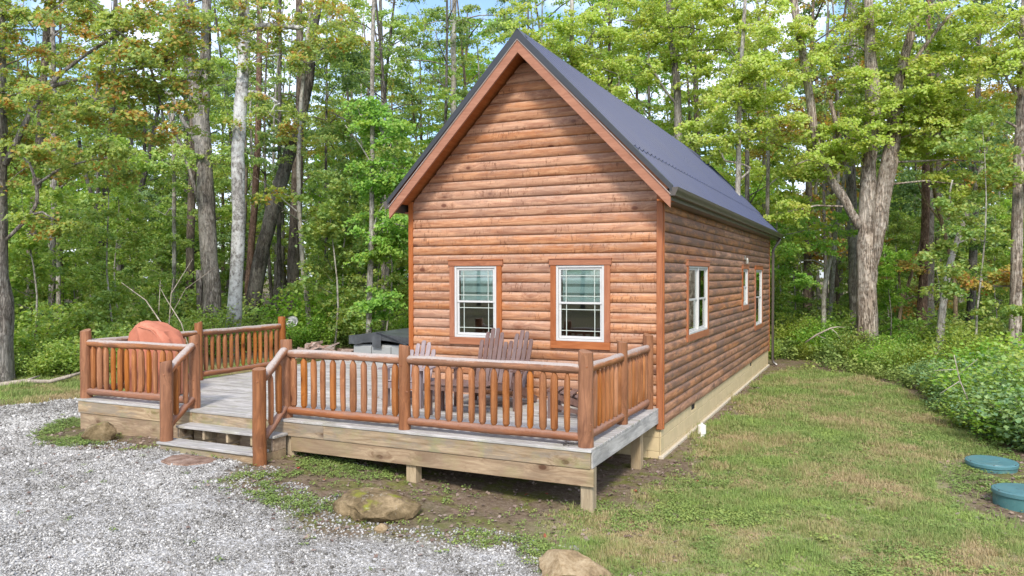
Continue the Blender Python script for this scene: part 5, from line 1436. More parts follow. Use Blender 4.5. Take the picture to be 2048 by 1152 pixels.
  [[1.48,13.69,5.07,0.66,1.0,0.41,9],[1.95,13.92,5.95,1.18,1.4,0.62,34],[3.27,14.56,6.69,1.33,1.5,0.66,44],[4.48,15.11,6.02,1.18,1.4,0.74,36],[5.15,15.4,4.55,1.03,1.2,0.59,24],[2.87,14.38,7.5,1.33,1.6,0.88,36],[4.07,14.95,7.64,1.33,1.6,0.88,36],[5.27,15.5,6.76,1.18,1.4,0.74,30],[2.06,14.03,8.68,1.03,1.6,0.74,18],[3.93,14.91,9.12,1.62,1.8,0.88,36],[5.53,15.66,8.67,1.33,1.6,1.03,34],[0.36,13.14,3.75,0.59,0.8,0.37,9],[2.59,14.29,9.56,1.18,1.6,0.59,16],[0.73,13.39,8.09,0.74,1.2,0.59,9],[6.48,16.04,5.13,0.74,1,0.74,12],[0.62,13.28,5.14,0.52,1,0.44,7]]),
 ('oak_tree', 'rough grey trunk half hidden behind the massive forked maple', 'bark_grey', 'leaf_mid',
  [[[2.17,18.21,-0.88,0.19],[2.09,18.24,2.77,0.173],[1.97,18.25,6.22,0.173],[2.08,18.36,9.33,0.173],[1.94,18.34,12.44,0.121]]],
  [[1.65,18.13,8.12,1.21,1.8,0.86,10]]),
 ('pine_tree', 'straight bare reddish brown trunk right of the forked maple', 'bark_red', 'leaf_mid',
  [[[4.137,18.04,-0.88,0.21],[4.14,18.04,-0.8,0.183],[4.2,18.09,0.73,0.158],[4.27,18.18,3.56,0.133],[4.3,18.25,6.88,0.116],[4.33,18.31,9.38,0.091],[4.35,18.36,12.04,0.075]]],
  [[4.54,18.4,9.05,1.16,1.6,0.83,10]]),
 ('sassafras_tree', 'smooth pale leaning trunk, right of the straight reddish one, with an orange leaved low limb', 'bark_pale', 'leaf_orange',
  [[[4.387,14.29,-0.88,0.14],[4.39,14.29,-0.54,0.122],[4.44,14.32,-0.11,0.108],[4.58,14.42,1.47,0.093],[4.77,14.53,2.47,0.086],[5.09,14.69,3.47,0.072],[5.5,14.91,4.91,0.05],[5.79,15.07,6.34,0.036]],[[4.53,14.39,1.32,0.05],[5.1,14.66,1.49,0.043],[5.82,15.0,1.58,0.036],[6.64,15.39,1.55,0.029]],[[4.79,14.54,2.76,0.036],[5.23,14.75,2.93,0.029],[5.68,14.96,2.84,0.014]],[[5.03,14.66,3.4,0.036],[4.7,14.52,4.05,0.029],[4.76,14.56,4.62,0.022]]],
  [[5.49,14.85,1.82,1.15,0.8,0.23,9],[6.4,15.28,1.89,0.86,0.8,0.29,8],[5.73,15.02,5.05,1.0,1.2,0.72,10]]),
 ('sassafras_tree', 'thin tan crooked trunk forking just behind the pale leaning one', 'bark_tan', 'leaf_light',
  [[[5.081,16.83,-0.88,0.08],[5.08,16.83,-0.45,0.07],[5.06,16.84,0.64,0.07],[4.98,16.83,2.05,0.063],[4.67,16.71,3.46,0.063],[4.43,16.61,4.56,0.055],[4.34,16.59,5.81,0.047],[4.58,16.73,7.06,0.039]],[[4.6,16.68,3.62,0.031],[4.17,16.49,4.24,0.023],[3.89,16.37,5.03,0.016]]],
  [[4.58,16.73,7.06,0.94,1,0.63,6]]),
 ('oak_tree', 'patchy barked trunk near the right edge with a broken stub limb', 'bark_maple', 'leaf_sun',
  [[[6.25,14.06,-0.9,0.189],[6.25,14.06,-0.71,0.164],[6.25,14.08,0.52,0.151],[6.29,14.15,3.26,0.137],[6.35,14.22,6.0,0.137],[6.38,14.26,7.37,0.116],[6.46,14.35,10.24,0.082]],[[6.36,14.24,6.48,0.082],[6.21,14.17,6.89,0.068],[6.06,14.11,7.16,0.048]],[[6.36,14.23,5.86,0.048],[6.16,14.14,6.0,0.034],[5.99,14.06,6.1,0.027]]],
  [[6.07,14.14,8.6,1.1,1.4,0.82,20],[5.83,14.0,7.37,0.82,1.3,0.68,14],[6.59,14.32,4.9,0.82,1.2,0.68,10]]),
 ('oak_tree', 'dark trunk deep between the pale leaning tree and the right edge', 'bark_dark', 'leaf_dark',
  [[[6.31,26.23,-0.84,0.167],[6.43,26.33,0.85,0.156],[6.56,26.45,4.4,0.136],[6.62,26.53,7.11,0.115],[6.65,26.68,14.62,0.083]],[[6.52,26.44,4.61,0.083],[6.93,26.65,5.65,0.073],[7.4,26.88,6.48,0.052]]],
  [[6.75,26.54,4.61,1.67,2,1.04,8]]),
 ('birch_tree', 'thin pale leaning trunk between cabin and forked maple', 'bark_pale', 'leaf_bright',
  [[[1.267,16.17,-0.88,0.084],[1.27,16.17,1.09,0.073],[1.33,16.21,1.74,0.073],[1.56,16.34,3.04,0.065],[1.73,16.44,4.02,0.057],[1.87,16.53,5.49,0.041]]],
  [[1.14,16.15,3.53,1.3,1.5,0.82,14],[0.56,15.86,2.39,1.3,1.5,0.82,14]]),
 ('birch_tree', 'thin tan trunk slanting right, between the forked maple and the straight reddish trunk', 'bark_tan', 'leaf_orange',
  [[[3.41,18.24,-0.88,0.059],[3.52,18.32,0.37,0.059],[3.64,18.39,1.05,0.051],[4.03,18.6,2.41,0.051],[4.3,18.75,3.59,0.034]],[[3.63,18.38,1.05,0.034],[3.51,18.34,1.9,0.034],[3.73,18.45,2.32,0.025]]],
  [[3.7,18.43,2.07,0.85,1.2,0.68,6],[4.32,18.71,1.05,0.85,1,0.51,4]]),
]
# ------------------------------------------------------------------ leaves
def frames(nrm, R_):
    a = R_.normal(size=nrm.shape); a -= nrm * (a * nrm).sum(1, keepdims=True)
    a /= np.linalg.norm(a, axis=1, keepdims=True) + 1e-9
    return a, np.cross(nrm, a)

def mesh_np(name, V, F, mat, smooth=False):
    """fast mesh from numpy; F is (n,k) with equal k"""
    me_ = bpy.data.meshes.new(name)
    me_.vertices.add(len(V)); me_.vertices.foreach_set("co", V.astype(np.float32).ravel())
    n, k_ = F.shape
    me_.loops.add(n * k_); me_.loops.foreach_set("vertex_index", F.astype(np.int32).ravel())
    me_.polygons.add(n); me_.polygons.foreach_set("loop_start", np.arange(0, n * k_, k_, dtype=np.int32))
    if smooth: me_.polygons.foreach_set("use_smooth", np.ones(n, bool))
    me_.update(calc_edges=True)
    me_.materials.append(MAT[mat])
    return me_

def leaf_geo(C_, size, up_bias, R_, wide=0.42, lobed=False, bias=(0, 0, 0)):
    """folded leaves at points C_: (V, F) with four corners (or a lobed seven-point blade)"""
    N = len(C_)
    nrm = R_.normal(size=(N, 3)); nrm[:, 2] = np.abs(nrm[:, 2]) + up_bias + bias[2]; nrm[:, 0] += bias[0]; nrm[:, 1] += bias[1]
    nrm /= np.linalg.norm(nrm, axis=1, keepdims=True)
    a, b = frames(nrm, R_)
    s = size[:, None]
    fold = 0.16
    if not lobed:
        P = [C_ - a * s * .5, C_ + b * s * wide + nrm * s * fold - a * s * .05, C_ + a * s * .5 - nrm * s * .06, C_ - b * s * wide + nrm * s * fold - a * s * .05]
        V = np.stack(P, 1).reshape(-1, 3)
        q = np.arange(N)[:, None] * 4
        F = np.concatenate([q + np.array([[0, 1, 2]]), q + np.array([[0, 2, 3]])], 0)
        return V, F
    pts = [(-.5, 0, 0), (-.28, .36, .10), (.02, .50, .14), (.10, .20, .05), (.5, 0, -.06), (.10, -.20, .05), (.02, -.50, .14), (-.28, -.36, .10)]
    P = [C_ + a * s * p + b * s * (q * wide * 2) + nrm * s * r for p, q, r in pts]
    V = np.stack(P, 1).reshape(-1, 3)
    q = np.arange(N)[:, None] * 8
    F = np.concatenate([q + np.array([t]) for t in ([0, 1, 3], [1, 2, 3], [0, 3, 4], [0, 4, 5], [0, 5, 7], [5, 6, 7])], 0)
    return V, F

def spray_points(lobes, R_, rad=(0.35, 0.6), per=80, dens=1.0):
    """flat layered leaf sprays filling ellipsoids; returns leaf centres and spray hubs"""
    P, hubs = [], []
    for (x, y, z, rh, rd, rz, n) in lobes:
        n = max(2, int(n * dens))
        # hubs towards the lobe's shell
        d = R_.normal(size=(n, 3)); d /= np.linalg.norm(d, axis=1, keepdims=True)
        rr = R_.uniform(0.25, 1.0, size=(n, 1)) ** 0.5
        ca, sa = math.cos(YAW), math.sin(YAW)
        o = d * rr
        h = np.stack([x + o[:, 0] * rh * ca - o[:, 1] * rd * sa, y + o[:, 0] * rh * sa + o[:, 1] * rd * ca, z + o[:, 2] * rz], 1)
        hubs.append((np.array([x, y, z]), h))
        for c in h:
            r = R_.uniform(*rad); m = int(per * R_.uniform(0.7, 1.3) * (r / np.mean(rad)) ** 1.5)
            a = R_.uniform(0, 6.283, m); q = np.sqrt(R_.uniform(0, 1, m)) * r
            q *= 0.72 + 0.28 * np.cos(a * R_.integers(2, 5) + R_.uniform(0, 6))
            tx, ty = R_.normal(0, 0.22, 2)
            dx, dy = q * np.cos(a), q * np.sin(a)
            dz = -0.35 * q * q / r + tx * dx + ty * dy + R_.normal(0, 0.05, m)
            P.append(np.stack([c[0] + dx, c[1] + dy, c[2] + dz], 1))
    return np.concatenate(P), hubs

def tube_np(mb, p, q, r0, r1, sides=4, sag=0.0):
    mid = (Vector(p) + Vector(q)) / 2 + Vector((0, 0, sag))
    mb.tube([p, mid, q], [r0, (r0 + r1) / 2, r1], sides, False)

def branch_out(mb, c, hubs_, r):
    """twigs that fork from one spray to the next instead of all starting at one point"""
    done_ = [np.array(c, float)]
    for p in sorted(hubs_, key=lambda q: float(np.linalg.norm(q - c))):
        q = min(done_, key=lambda d_: float(np.linalg.norm(d_ - p)))
        tube_np(mb, tuple(q), tuple(p), r, r * 0.45, 3, 0.04)
        done_.append(p)

def trunk_mesh(name, path, mat, rr, sides=10, root=True):
    mb = MB()
    # resample for gentle irregularity
    pts, rad = [], []
    for i in range(len(path) - 1):
        a, b = path[i], path[i + 1]
        L_ = math.dist(a[:3], b[:3]); n = max(1, int(L_ / 0.55))
        for k_ in range(n):
            t_ = k_ / n
            j = 0.10 * (a[3] * (1 - t_) + b[3] * t_)
            pts.append(tuple(a[c] * (1 - t_) + b[c] * t_ + (rr.uniform(-j, j) if (i or k_) else 0) for c in range(3)))
            rad.append((a[3] * (1 - t_) + b[3] * t_) * rr.uniform(0.95, 1.06))
    pts.append(tuple(path[-1][:3])); rad.append(path[-1][3])
    mb.tube(pts, rad, sides, True, 0.07, rr)
    me_ = mb.mesh(name, mat, True, recalc=True)
    return me_

def smooth_path(path, k=2):
    """Catmull-Rom so limbs bend instead of kinking"""
    if len(path) < 3: return path
    out = []
    P = [path[0]] + list(path) + [path[-1]]
    for i in range(1, len(P) - 2):
        for s_ in range(k):
            t_ = s_ / k
            out.append([0.5 * ((2 * P[i][c]) + (-P[i - 1][c] + P[i + 1][c]) * t_ + (2 * P[i - 1][c] - 5 * P[i][c] + 4 * P[i + 1][c] - P[i + 2][c]) * t_ * t_ + (-P[i - 1][c] + 3 * P[i][c] - 3 * P[i + 1][c] + P[i + 2][c]) * t_ ** 3) for c in range(4)])
    out.append(list(path[-1]))
    return out

def hero(name, label, bark_, leaf_, paths, lobes, seed):
    base = paths[0][0]
    o = Vector(base[:3])
    t = thing(name, label, "tree", o)
    rr = random.Random(seed); R_ = np.random.default_rng(seed)
    loc = lambda p: [p[0] - o.x, p[1] - o.y, p[2] - o.z, p[3]]
    allp = []
    for i, p in enumerate(paths):
        q = [loc(k_) for k_ in smooth_path(p, 3)]
        allp += q
        link("trunk" if i == 0 else "limb", trunk_mesh("trunk" if i == 0 else "limb", q, bark_, rr, 12 if q[0][3] > 0.12 else 7), t)
    if lobes:
        lb = [(l[0] - o.x, l[1] - o.y, l[2] - o.z, l[3], l[4], l[5], l[6]) for l in lobes]
        pts, hubs = spray_points(lb, R_, (0.30, 0.58), 130)
        V, F = leaf_geo(pts, R_.uniform(0.06, 0.12, len(pts)), 0.25, R_, 0.42, bias=(0.25, -0.9, 0.35))     # leaves at the clearing's edge face its light
        link("crown", mesh_np("crown", V, F, leaf_), t)
        mb = MB()
        A = np.array([a_[:3] for a_ in allp])
        for c, h in hubs:
            j = int(np.argmin(np.linalg.norm(A - c, axis=1) + np.maximum(0, A[:, 2] - c[2]) * 0.5)); a_ = A[j]
            tube_np(mb, tuple(a_), tuple(c), 0.035, 0.018, 5, 0.12)
            branch_out(mb, c, h, 0.012)
        link("twigs", mb.mesh("twigs", bark_, True, recalc=False), t)["kind"] = "stuff"
    return t
for i, (nm, lb, bk, lf, paths, lobes) in enumerate(HEROES):
    hero(nm, lb, bk, lf, paths, lobes, 100 + i)

# ------------------------------------------------------------------ kinds that repeat: tree, sapling, shrub (copies share mesh data)
def proto(kind, seed):
    R_ = np.random.default_rng(seed); rr = random.Random(seed)
    res = []
    if kind == 'tree':
        H = rr.uniform(16, 19); r0 = rr.uniform(0.13, 0.20); lean = (rr.uniform(-.05, .05), rr.uniform(-.05, .05))
        path = [[lean[0] * z * z / 10, lean[1] * z * z / 10, z, r0 * (1.15 if z < 0.3 else 1 - 0.75 * z / H)] for z in np.linspace(-0.3, H, 9)]
        res.append(("trunk", trunk_mesh("trunk", path, "bark_grey", rr, 8)))
        lobes = []; mb = MB()
        nb = 13
        for k_ in range(nb):
            z = 3.2 + (H - 4) * (k_ / nb) ** 0.9; a = rr.uniform(0, 6.28); rad = rr.uniform(1.0, 2.6) * (0.8 if z < 5 else 1)
            cx, cy = lean[0] * z * z / 10, lean[1] * z * z / 10
            p0 = (cx, cy, z); p1 = (cx + math.cos(a) * rad, cy + math.sin(a) * rad, z + rad * rr.uniform(0.2, 0.7))
            mb.tube([p0, ((p0[0] + p1[0]) / 2, (p0[1] + p1[1]) / 2, (p0[2] + p1[2]) / 2 + 0.15), p1], [0.05, 0.035, 0.012], 4, False)
            lobes.append((p1[0], p1[1], p1[2], rr.uniform(1.0, 1.7), rr.uniform(1.0, 1.7), rr.uniform(0.5, 1.0), 9 if z < 11 else 6))
        pts, hubs = spray_points(lobes, R_, (0.5, 0.95), 135)
        for c, h in hubs:
            branch_out(mb, c, h[:7], 0.014)
        res.append(("limb", mb.mesh("limb", "bark_dark", True, recalc=False)))
        V, F = leaf_geo(pts, R_.uniform(0.08, 0.15, len(pts)), 0.35, R_, 0.42)
        res.append(("crown", mesh_np("crown", V, F, "leaf_mid")))
    elif kind == 'pole':           # slender high-crowned stem, nearly bare where the photo looks
        H = rr.uniform(13, 17); r0 = rr.uniform(0.06, 0.12); b1, b2 = rr.uniform(-.5, .5), rr.uniform(-.5, .5)
        path = [[b1 * math.sin(z * 0.28), b2 * math.sin(z * 0.21), z, r0 * (1.1 if z < 0.3 else 1 - 0.7 * z / H)] for z in np.linspace(-0.3, H, 11)]
        res.append(("trunk", trunk_mesh("trunk", path, "bark_dark", rr, 7)))
        mb = MB(); lobes = []
        for k_ in range(10):
            z = rr.uniform(3.0, 12); a = rr.uniform(0, 6.28); L_ = rr.uniform(0.6, 1.8)
            q = [b1 * math.sin(z * 0.28), b2 * math.sin(z * 0.21), z]
            e_ = (q[0] + math.cos(a) * L_, q[1] + math.sin(a) * L_, z + rr.uniform(0.3, 1.1))
            mb.tube([q, ((q[0] + e_[0]) / 2, (q[1] + e_[1]) / 2, (q[2] + e_[2]) / 2 - 0.05), e_], [0.03, 0.018, 0.006], 4, False)
            if k_ % 2: lobes.append((*e_, 0.8, 0.8, 0.4, 4))
        lobes += [(0, 0, H - 1, 1.5, 1.5, 1.2, 6)]
        pts, hubs = spray_points(lobes, R_, (0.4, 0.7), 60)
        res.append(("limb", mb.mesh("limb", "bark_dark", True, recalc=False)))
        V, F = leaf_geo(pts, R_.uniform(0.10, 0.16, len(pts)), 0.5, R_, 0.42)
        res.append(("crown", mesh_np("crown", V, F, "leaf_mid")))
    elif kind == 'sapling':
        H = rr.uniform(4.5, 7.0); path = [[0.15 * math.sin(z), 0.12 * math.cos(z * 1.3), z, 0.035 * (1 - 0.8 * z / H)] for z in np.linspace(-0.2, H, 8)]
        res.append(("trunk", trunk_mesh("trunk", path, "bark_pale", rr, 6)))
        lobes = []; mb = MB()
        for k_ in range(13):
            z = 0.7 + (H - 0.9) * k_ / 12; a = rr.uniform(0, 6.28); rad = rr.uniform(0.4, 1.2) * (1.1 - 0.6 * z / H)
            p1 = (math.cos(a) * rad, math.sin(a) * rad, z + 0.2)
            mb.tube([(0, 0, z - 0.1), p1], [0.012, 0.004], 3, False)
            lobes.append((*p1, 0.7, 0.7, 0.25, 5))
        pts, hubs = spray_points(lobes, R_, (0.28, 0.5), 85)
        res.append(("limb", mb.mesh("limb", "bark_dark", True, recalc=False)))
        V, F = leaf_geo(pts, R_.uniform(0.07, 0.13, len(pts)), 0.5, R_, 0.42)
        res.append(("crown", mesh_np("crown", V, F, "leaf_light")))
    elif kind in ('shrub', 'broadshrub'):
        mb = MB(); P = []
        H = rr.uniform(1.2, 1.7); nst = 16
        for k_ in range(nst):
            a = rr.uniform(0, 6.28); ro = rr.uniform(0.2, 1.0); h = H * (1 - 0.45 * ro * ro) * rr.uniform(0.75, 1.1)
            p1 = (math.cos(a) * ro, math.sin(a) * ro, h); b = (math.cos(a) * ro * 0.25, math.sin(a) * ro * 0.25, -0.1)
            m = (p1[0] * 0.55, p1[1] * 0.55, h * 0.6)
            mb.tube([b, m, p1], [0.012, 0.009, 0.004], 3, False)
            for s_ in np.linspace(0.12, 1, 11 if kind == 'shrub' else 8):
                q = [b[c] * (1 - s_) + p1[c] * s_ for c in range(3)]
                m_ = int(28 if kind == 'shrub' else 22)
                P.append(np.array(q) + R_.normal(0, 1, (m_, 3)) * np.array([0.17, 0.17, 0.08]))
        pts = np.concatenate(P); pts = pts[pts[:, 2] > 0.02]
        res.append(("stems", mb.mesh("stems", "bark_brown", True, recalc=False)))
        if kind == 'shrub':
            V, F = leaf_geo(pts, R_.uniform(0.05, 0.10, len(pts)), 0.8, R_, 0.38)
        else:
            V, F = leaf_geo(pts, R_.uniform(0.06, 0.125, len(pts)), 0.9, R_, 0.44, True)
        res.append(("foliage", mesh_np("foliage", V, F, "leaf_light")))
    return res
PROTO = {'tree': [proto('tree', 300 + i) for i in range(5)], 'pole': [proto('pole', 330 + i) for i in range(4)],
         'sapling': [proto('sapling', 350 + i) for i in range(4)], 'shrub': [proto('shrub', 370 + i) for i in range(4)],
         'broadshrub': [proto('broadshrub', 390 + i) for i in range(3)]}
# the first of each kind is linked, the rest are obj.copy() of it
FIRST = {}
def plant(kind, v, name, label, cat, group, x, y, s, rz, leaf_, bark_=None, sz=None, dz=-0.05):
    key = (kind, v)
    if key not in FIRST:
        root = bpy.data.objects.new(name, None); root.empty_display_size = 0.2
        kids = [bpy.data.objects.new(nm, me_) for nm, me_ in PROTO[kind][v]]
        for k_ in kids:
            k_.parent = root
        FIRST[key] = (root, kids)
        for o in [root] + kids: COL.objects.link(o)
    else:
        r0, k0 = FIRST[key]
        root = r0.copy(); root.name = name; COL.objects.link(root)
        kids = []
        for k_ in k0:
            c = k_.copy(); c.parent = root; COL.objects.link(c); kids.append(c)
    root.location = (x, y, float(gz(x, y)) + dz); root.rotation_euler = (0, 0, rz); root.scale = (s, s, sz or s)
    tag(root, label, cat, group)
    for c in kids:
        if c.name.split('.')[0] in ("limb", "stems"): c["kind"] = "stuff"
        slot = c.material_slots[0]; slot.link = 'OBJECT'
        nm = c.name.split('.')[0]
        slot.material = MAT[leaf_] if nm in ("crown", "foliage") else (MAT[bark_] if bark_ else c.data.materials[0])
    return root

Cx, Cy = 2.699, -10.771
def at_px(px, D):
    """world x, y at image column px and depth D"""
    k_ = (px - 1024) / 1533.72
    return Cx + D * (fwd.x + rt2.x * k_), Cy + D * (fwd.y + rt2.y * k_)
heroxy = [(h[4][0][0][0], h[4][0][0][1]) for h in HEROES]
def clear_of(x, y, pts, d):
    return all((x - a) ** 2 + (y - b) ** 2 > d * d for a, b in pts)
def bad(x, y):
    if -CW - 3.0 < x < 3.3 and -5 < y < CL + 2.5: return True
    if -15.0 < x < -4 and -8 < y < 8.5: return True
    return False
rt_ = random.Random(77)
used = list(heroxy)
ZONES = {'left': ("left of the cabin", ["leaf_mid", "leaf_light", "leaf_light", "leaf_dark", "leaf_autumn"]),
         'mid': ("behind the cabin roof", ["leaf_light", "leaf_sun", "leaf_mid", "leaf_bright"]),
         'right': ("right of the cabin", ["leaf_mid", "leaf_light", "leaf_orange", "leaf_dark", "leaf_autumn"])}
def zone(px):
    return 'left' if px < 800 else ('mid' if px < 1540 else 'right')
def scatter(kind, n, dmin, dmax, dist, fn):
    c = 0; tries = 0
    while c < n and tries < n * 60:
        tries += 1
        px = rt_.uniform(-160, 2210); D = dmin + (dmax - dmin) * rt_.random() ** 0.8
        x, y = at_px(px, D)
        if bad(x, y) or not clear_of(x, y, used, dist): continue
        if D < 28 and any(l_ < px < r_ for l_, r_ in ((385, 620), (1690, 1770), (1820, 1960))): continue      # the big trunks stand in front
        used.append((x, y)); fn(px, D, x, y, c); c += 1
RECORDS = []          # (sort class, phrase for what it is, column, distance, object): labelled once all stand
def f_tree(px, D, x, y, c):
    z = zone(px); lf = rt_.choice(ZONES[z][1])
    o = plant('tree', rt_.randrange(5), "broadleaf_tree", "", "tree", "tall leafy trees in the woods " + ZONES[z][0],
          x, y, rt_.uniform(0.8, 1.15), rt_.uniform(0, 6.28), lf, rt_.choice(["bark_grey", "bark_dark", "bark_brown"]))
    RECORDS.append(("tall leafy tree", px, D, o))
def f_pole(px, D, x, y, c):
    z = zone(px)
    o = plant('pole', rt_.randrange(4), "slender_tree", "", "tree", "thin bare stemmed trees in the woods " + ZONES[z][0],
          x, y, rt_.uniform(0.8, 1.2), rt_.uniform(0, 6.28), rt_.choice(ZONES[z][1]), rt_.choice(["bark_dark", "bark_grey", "bark_brown", "bark_pale", "bark_pale"]))
    RECORDS.append(("thin bare stem", px, D, o))
def f_sap(px, D, x, y, c):
    z = zone(px)
    o = plant('sapling', rt_.randrange(4), "sapling", "", "sapling", "understory saplings in the woods " + ZONES[z][0],
          x, y, rt_.uniform(0.7, 1.2) * (1 if D < 44 else 1.7), rt_.uniform(0, 6.28), rt_.choice(["leaf_light", "leaf_mid", "leaf_bright", "leaf_light", "leaf_mid"]), None)
    RECORDS.append(("leafy sapling", px, D, o))
scatter('tree', 88, 27, 62, 3.4, f_tree)
scatter('pole', 112, 24, 58, 1.5, f_pole)
scatter('sapling', 125, 19.5, 42, 1.7, f_sap)
scatter('sapling', 90, 46, 85, 2.2, f_sap)

# woods on the far side of the clearing, behind the camera: seen mirrored in the window panes
for i in range(12):
    x_, y_ = -30 + i * 5.0, -38 - 4 * (i % 3)
    o = plant('tree', i % 5, "broadleaf_tree", "", "tree", "trees across the clearing behind the camera", x_, y_, 0.85, i * 1.1, "leaf_mid", "bark_dark")
    o["label"] = "tree across the clearing, mirrored in the window panes"
# shrubs along the edge of the woods
def edge_row(pts, step, off, fn):
    for (a, b) in zip(pts[:-1], pts[1:]):
        L_ = math.dist(a, b); n = max(1, int(L_ / step))
        for k_ in range(n):
            t_ = (k_ + 0.5) / n
            nx, ny = -(b[1] - a[1]) / L_, (b[0] - a[0]) / L_
            o_ = off + rt_.uniform(-.5, .5)
            fn(a[0] + (b[0] - a[0]) * t_ + nx * o_, a[1] + (b[1] - a[1]) * t_ + ny * o_)
LEFT = [(-16.2, -5.5), (-15.2, -2.6), (-14.6, 0.0), (-14.2, 2.5), (-14.6, 5.0), (-14.4, 8.4), (-11.8, 10.6), (-8.6, 11.6), (-5.5, 12.6)]
RIGHT = [(-1.0, 14.6), (1.1, 13.7), (2.6, 12.0), (3.7, 9.6), (4.4, 7.2), (4.9, 5.0)]
def px_of(x, y):
    dx, dy = x - Cx, y - Cy
    d = dx * fwd.x + dy * fwd.y
    return 1024 + 1533.72 * (dx * rt2.x + dy * rt2.y) / d, d
def sh(kind, leafs, label, group, s0, s1, z0=1.0, z1=1.0):
    def f(x, y):
        s = rt_.uniform(s0, s1)
        o = plant(kind, rt_.randrange(len(PROTO[kind])), "shrub", "", "shrub", group, x, y, s, rt_.uniform(0, 6.28), rt_.choice(leafs), None, s * rt_.uniform(z0, z1))
        RECORDS.append((label, *px_of(x, y), o))
    return f
edge_row(LEFT[:4], 1.1, 0.3, sh('shrub', ["leaf_light", "leaf_bright", "leaf_light"], "light green edge bush", "light green bushes at the far left woods edge", 0.75, 1.05))
edge_row(LEFT[:4], 1.3, 2.0, sh('shrub', ["leaf_light", "leaf_mid"], "taller second row bush", "taller bushes of the far left woods edge", 1.1, 1.6))
edge_row(LEFT[3:], 1.2, 0.5, sh('shrub', ["leaf_light", "leaf_bright", "leaf_mid"], "green edge bush", "bushes behind the deck and hot tub", 0.8, 1.15))
edge_row(LEFT[3:], 1.3, 2.2, sh('broadshrub', ["leaf_light", "leaf_mid", "leaf_bright"], "broad leaved bush", "broad leaved bushes behind the deck", 1.1, 1.7))
edge_row(LEFT[3:], 2.0, 4.8, sh('shrub', ["leaf_mid", "leaf_dark"], "dark shaded bush", "dark shaded bushes behind the deck", 1.3, 1.9))
edge_row(RIGHT, 0.95, 0.35, sh('shrub', ["leaf_lime", "leaf_light", "leaf_mid", "leaf_bright"], "low yellow green bush", "low yellow green bushes at the lawn edge", 0.32, 0.85, 0.7, 1.2))
edge_row(RIGHT, 1.1, 1.6, sh('shrub', ["leaf_lime", "leaf_bright", "leaf_lime"], "knee high bush", "bushes behind the yellow green ones", 0.6, 1.0))
edge_row(RIGHT, 1.4, 3.6, sh('broadshrub', ["leaf_mid", "leaf_light", "leaf_dark"], "broad leaved shaded bush", "shaded broad leaved bushes right of the cabin", 0.9, 1.3))
NR = [(*at_px(c_, d_), s_) for c_, d_, s_ in ((1915, 14.4, 0.50), (1960, 13.1, 0.60), (2005, 12.5, 0.72), (2050, 11.9, 0.80), (2095, 11.4, 0.9), (1885, 16.0, 0.55), (1935, 15.2, 0.80),
      (1990, 14.2, 0.95), (2045, 13.4, 1.0), (2100, 12.8, 1.05), (1900, 17.2, 0.75), (1965, 16.6, 1.0), (2030, 15.6, 1.1), (2095, 15.0, 1.2), (1855, 18.4, 0.5), (2075, 17.5, 1.2))]
for i, (x, y, s) in enumerate(NR):
    o = plant('broadshrub', i % 3, "shrub", "", "shrub", "blue green bushes of the right thicket", x, y, s, rt_.uniform(0, 6.28), ("leaf_blue", "leaf_light", "leaf_blue", "leaf_bright")[i % 4], None, s * rt_.uniform(0.75, 0.92))
    RECORDS.append(("big leaved thicket bush", *px_of(x, y), o))
MARKS = [(-1e9, "the left edge"), (22, "the massive left trunk"), (208, "the dark forked trunk"), (345, "the slim pale trunk"), (425, "the twin trunk"), (470, "the whitish trunk"),
         (560, "the leaning trunk"), (592, "the upright brown trunk"), (742, "the leaf wrapped trunk"), (907, "the left roof pole"), (1037, "the roof peak"),
         (1141, "the ridge pole"), (1350, "the roof maple"), (1550, "the rear gutter corner"), (1731, "the forked maple"), (1848, "the reddish trunk"),
         (1900, "the pale leaner"), (2036, "the patchy right trunk"), (1e9, "the right edge")]
ORD = ["nearest", "second nearest", "third nearest", "fourth nearest", "fifth nearest", "sixth nearest", "seventh nearest", "eighth nearest", "ninth nearest", "tenth nearest", "eleventh nearest", "twelfth nearest"] + [w_ + " nearest" for w_ in ("thirteenth", "fourteenth", "fifteenth", "sixteenth", "seventeenth", "eighteenth", "nineteenth", "twentieth",
       "twenty-first", "twenty-second", "twenty-third", "twenty-fourth", "twenty-fifth", "twenty-sixth", "twenty-seventh", "twenty-eighth")]
slots = {}
for what, px, D, o in RECORDS:
    k_ = max(i for i in range(len(MARKS)) if px > MARKS[i][0])
    slots.setdefault((what, k_), []).append((D, o))
for (what, k_), L_ in slots.items():
    L_.sort(key=lambda q: q[0])
    a_, b_ = MARKS[k_][1], MARKS[min(k_ + 1, len(MARKS) - 1)][1]
    where = "left of " + b_ if k_ == 0 else ("right of " + a_ if k_ >= len(MARKS) - 2 else "between " + a_ + " and " + b_)
    for i, (D, o) in enumerate(L_):
        lb = what + (", " + (ORD[i] if i < len(ORD) else ("farthest" if i == len(L_) - 1 else "number %d back" % (i + 1))) if len(L_) > 1 else "") + " " + where
        if len(lb.split()) > 16: lb = lb.replace("the pole behind the left roof slope", "the left roof pole")
        o["label"] = lb

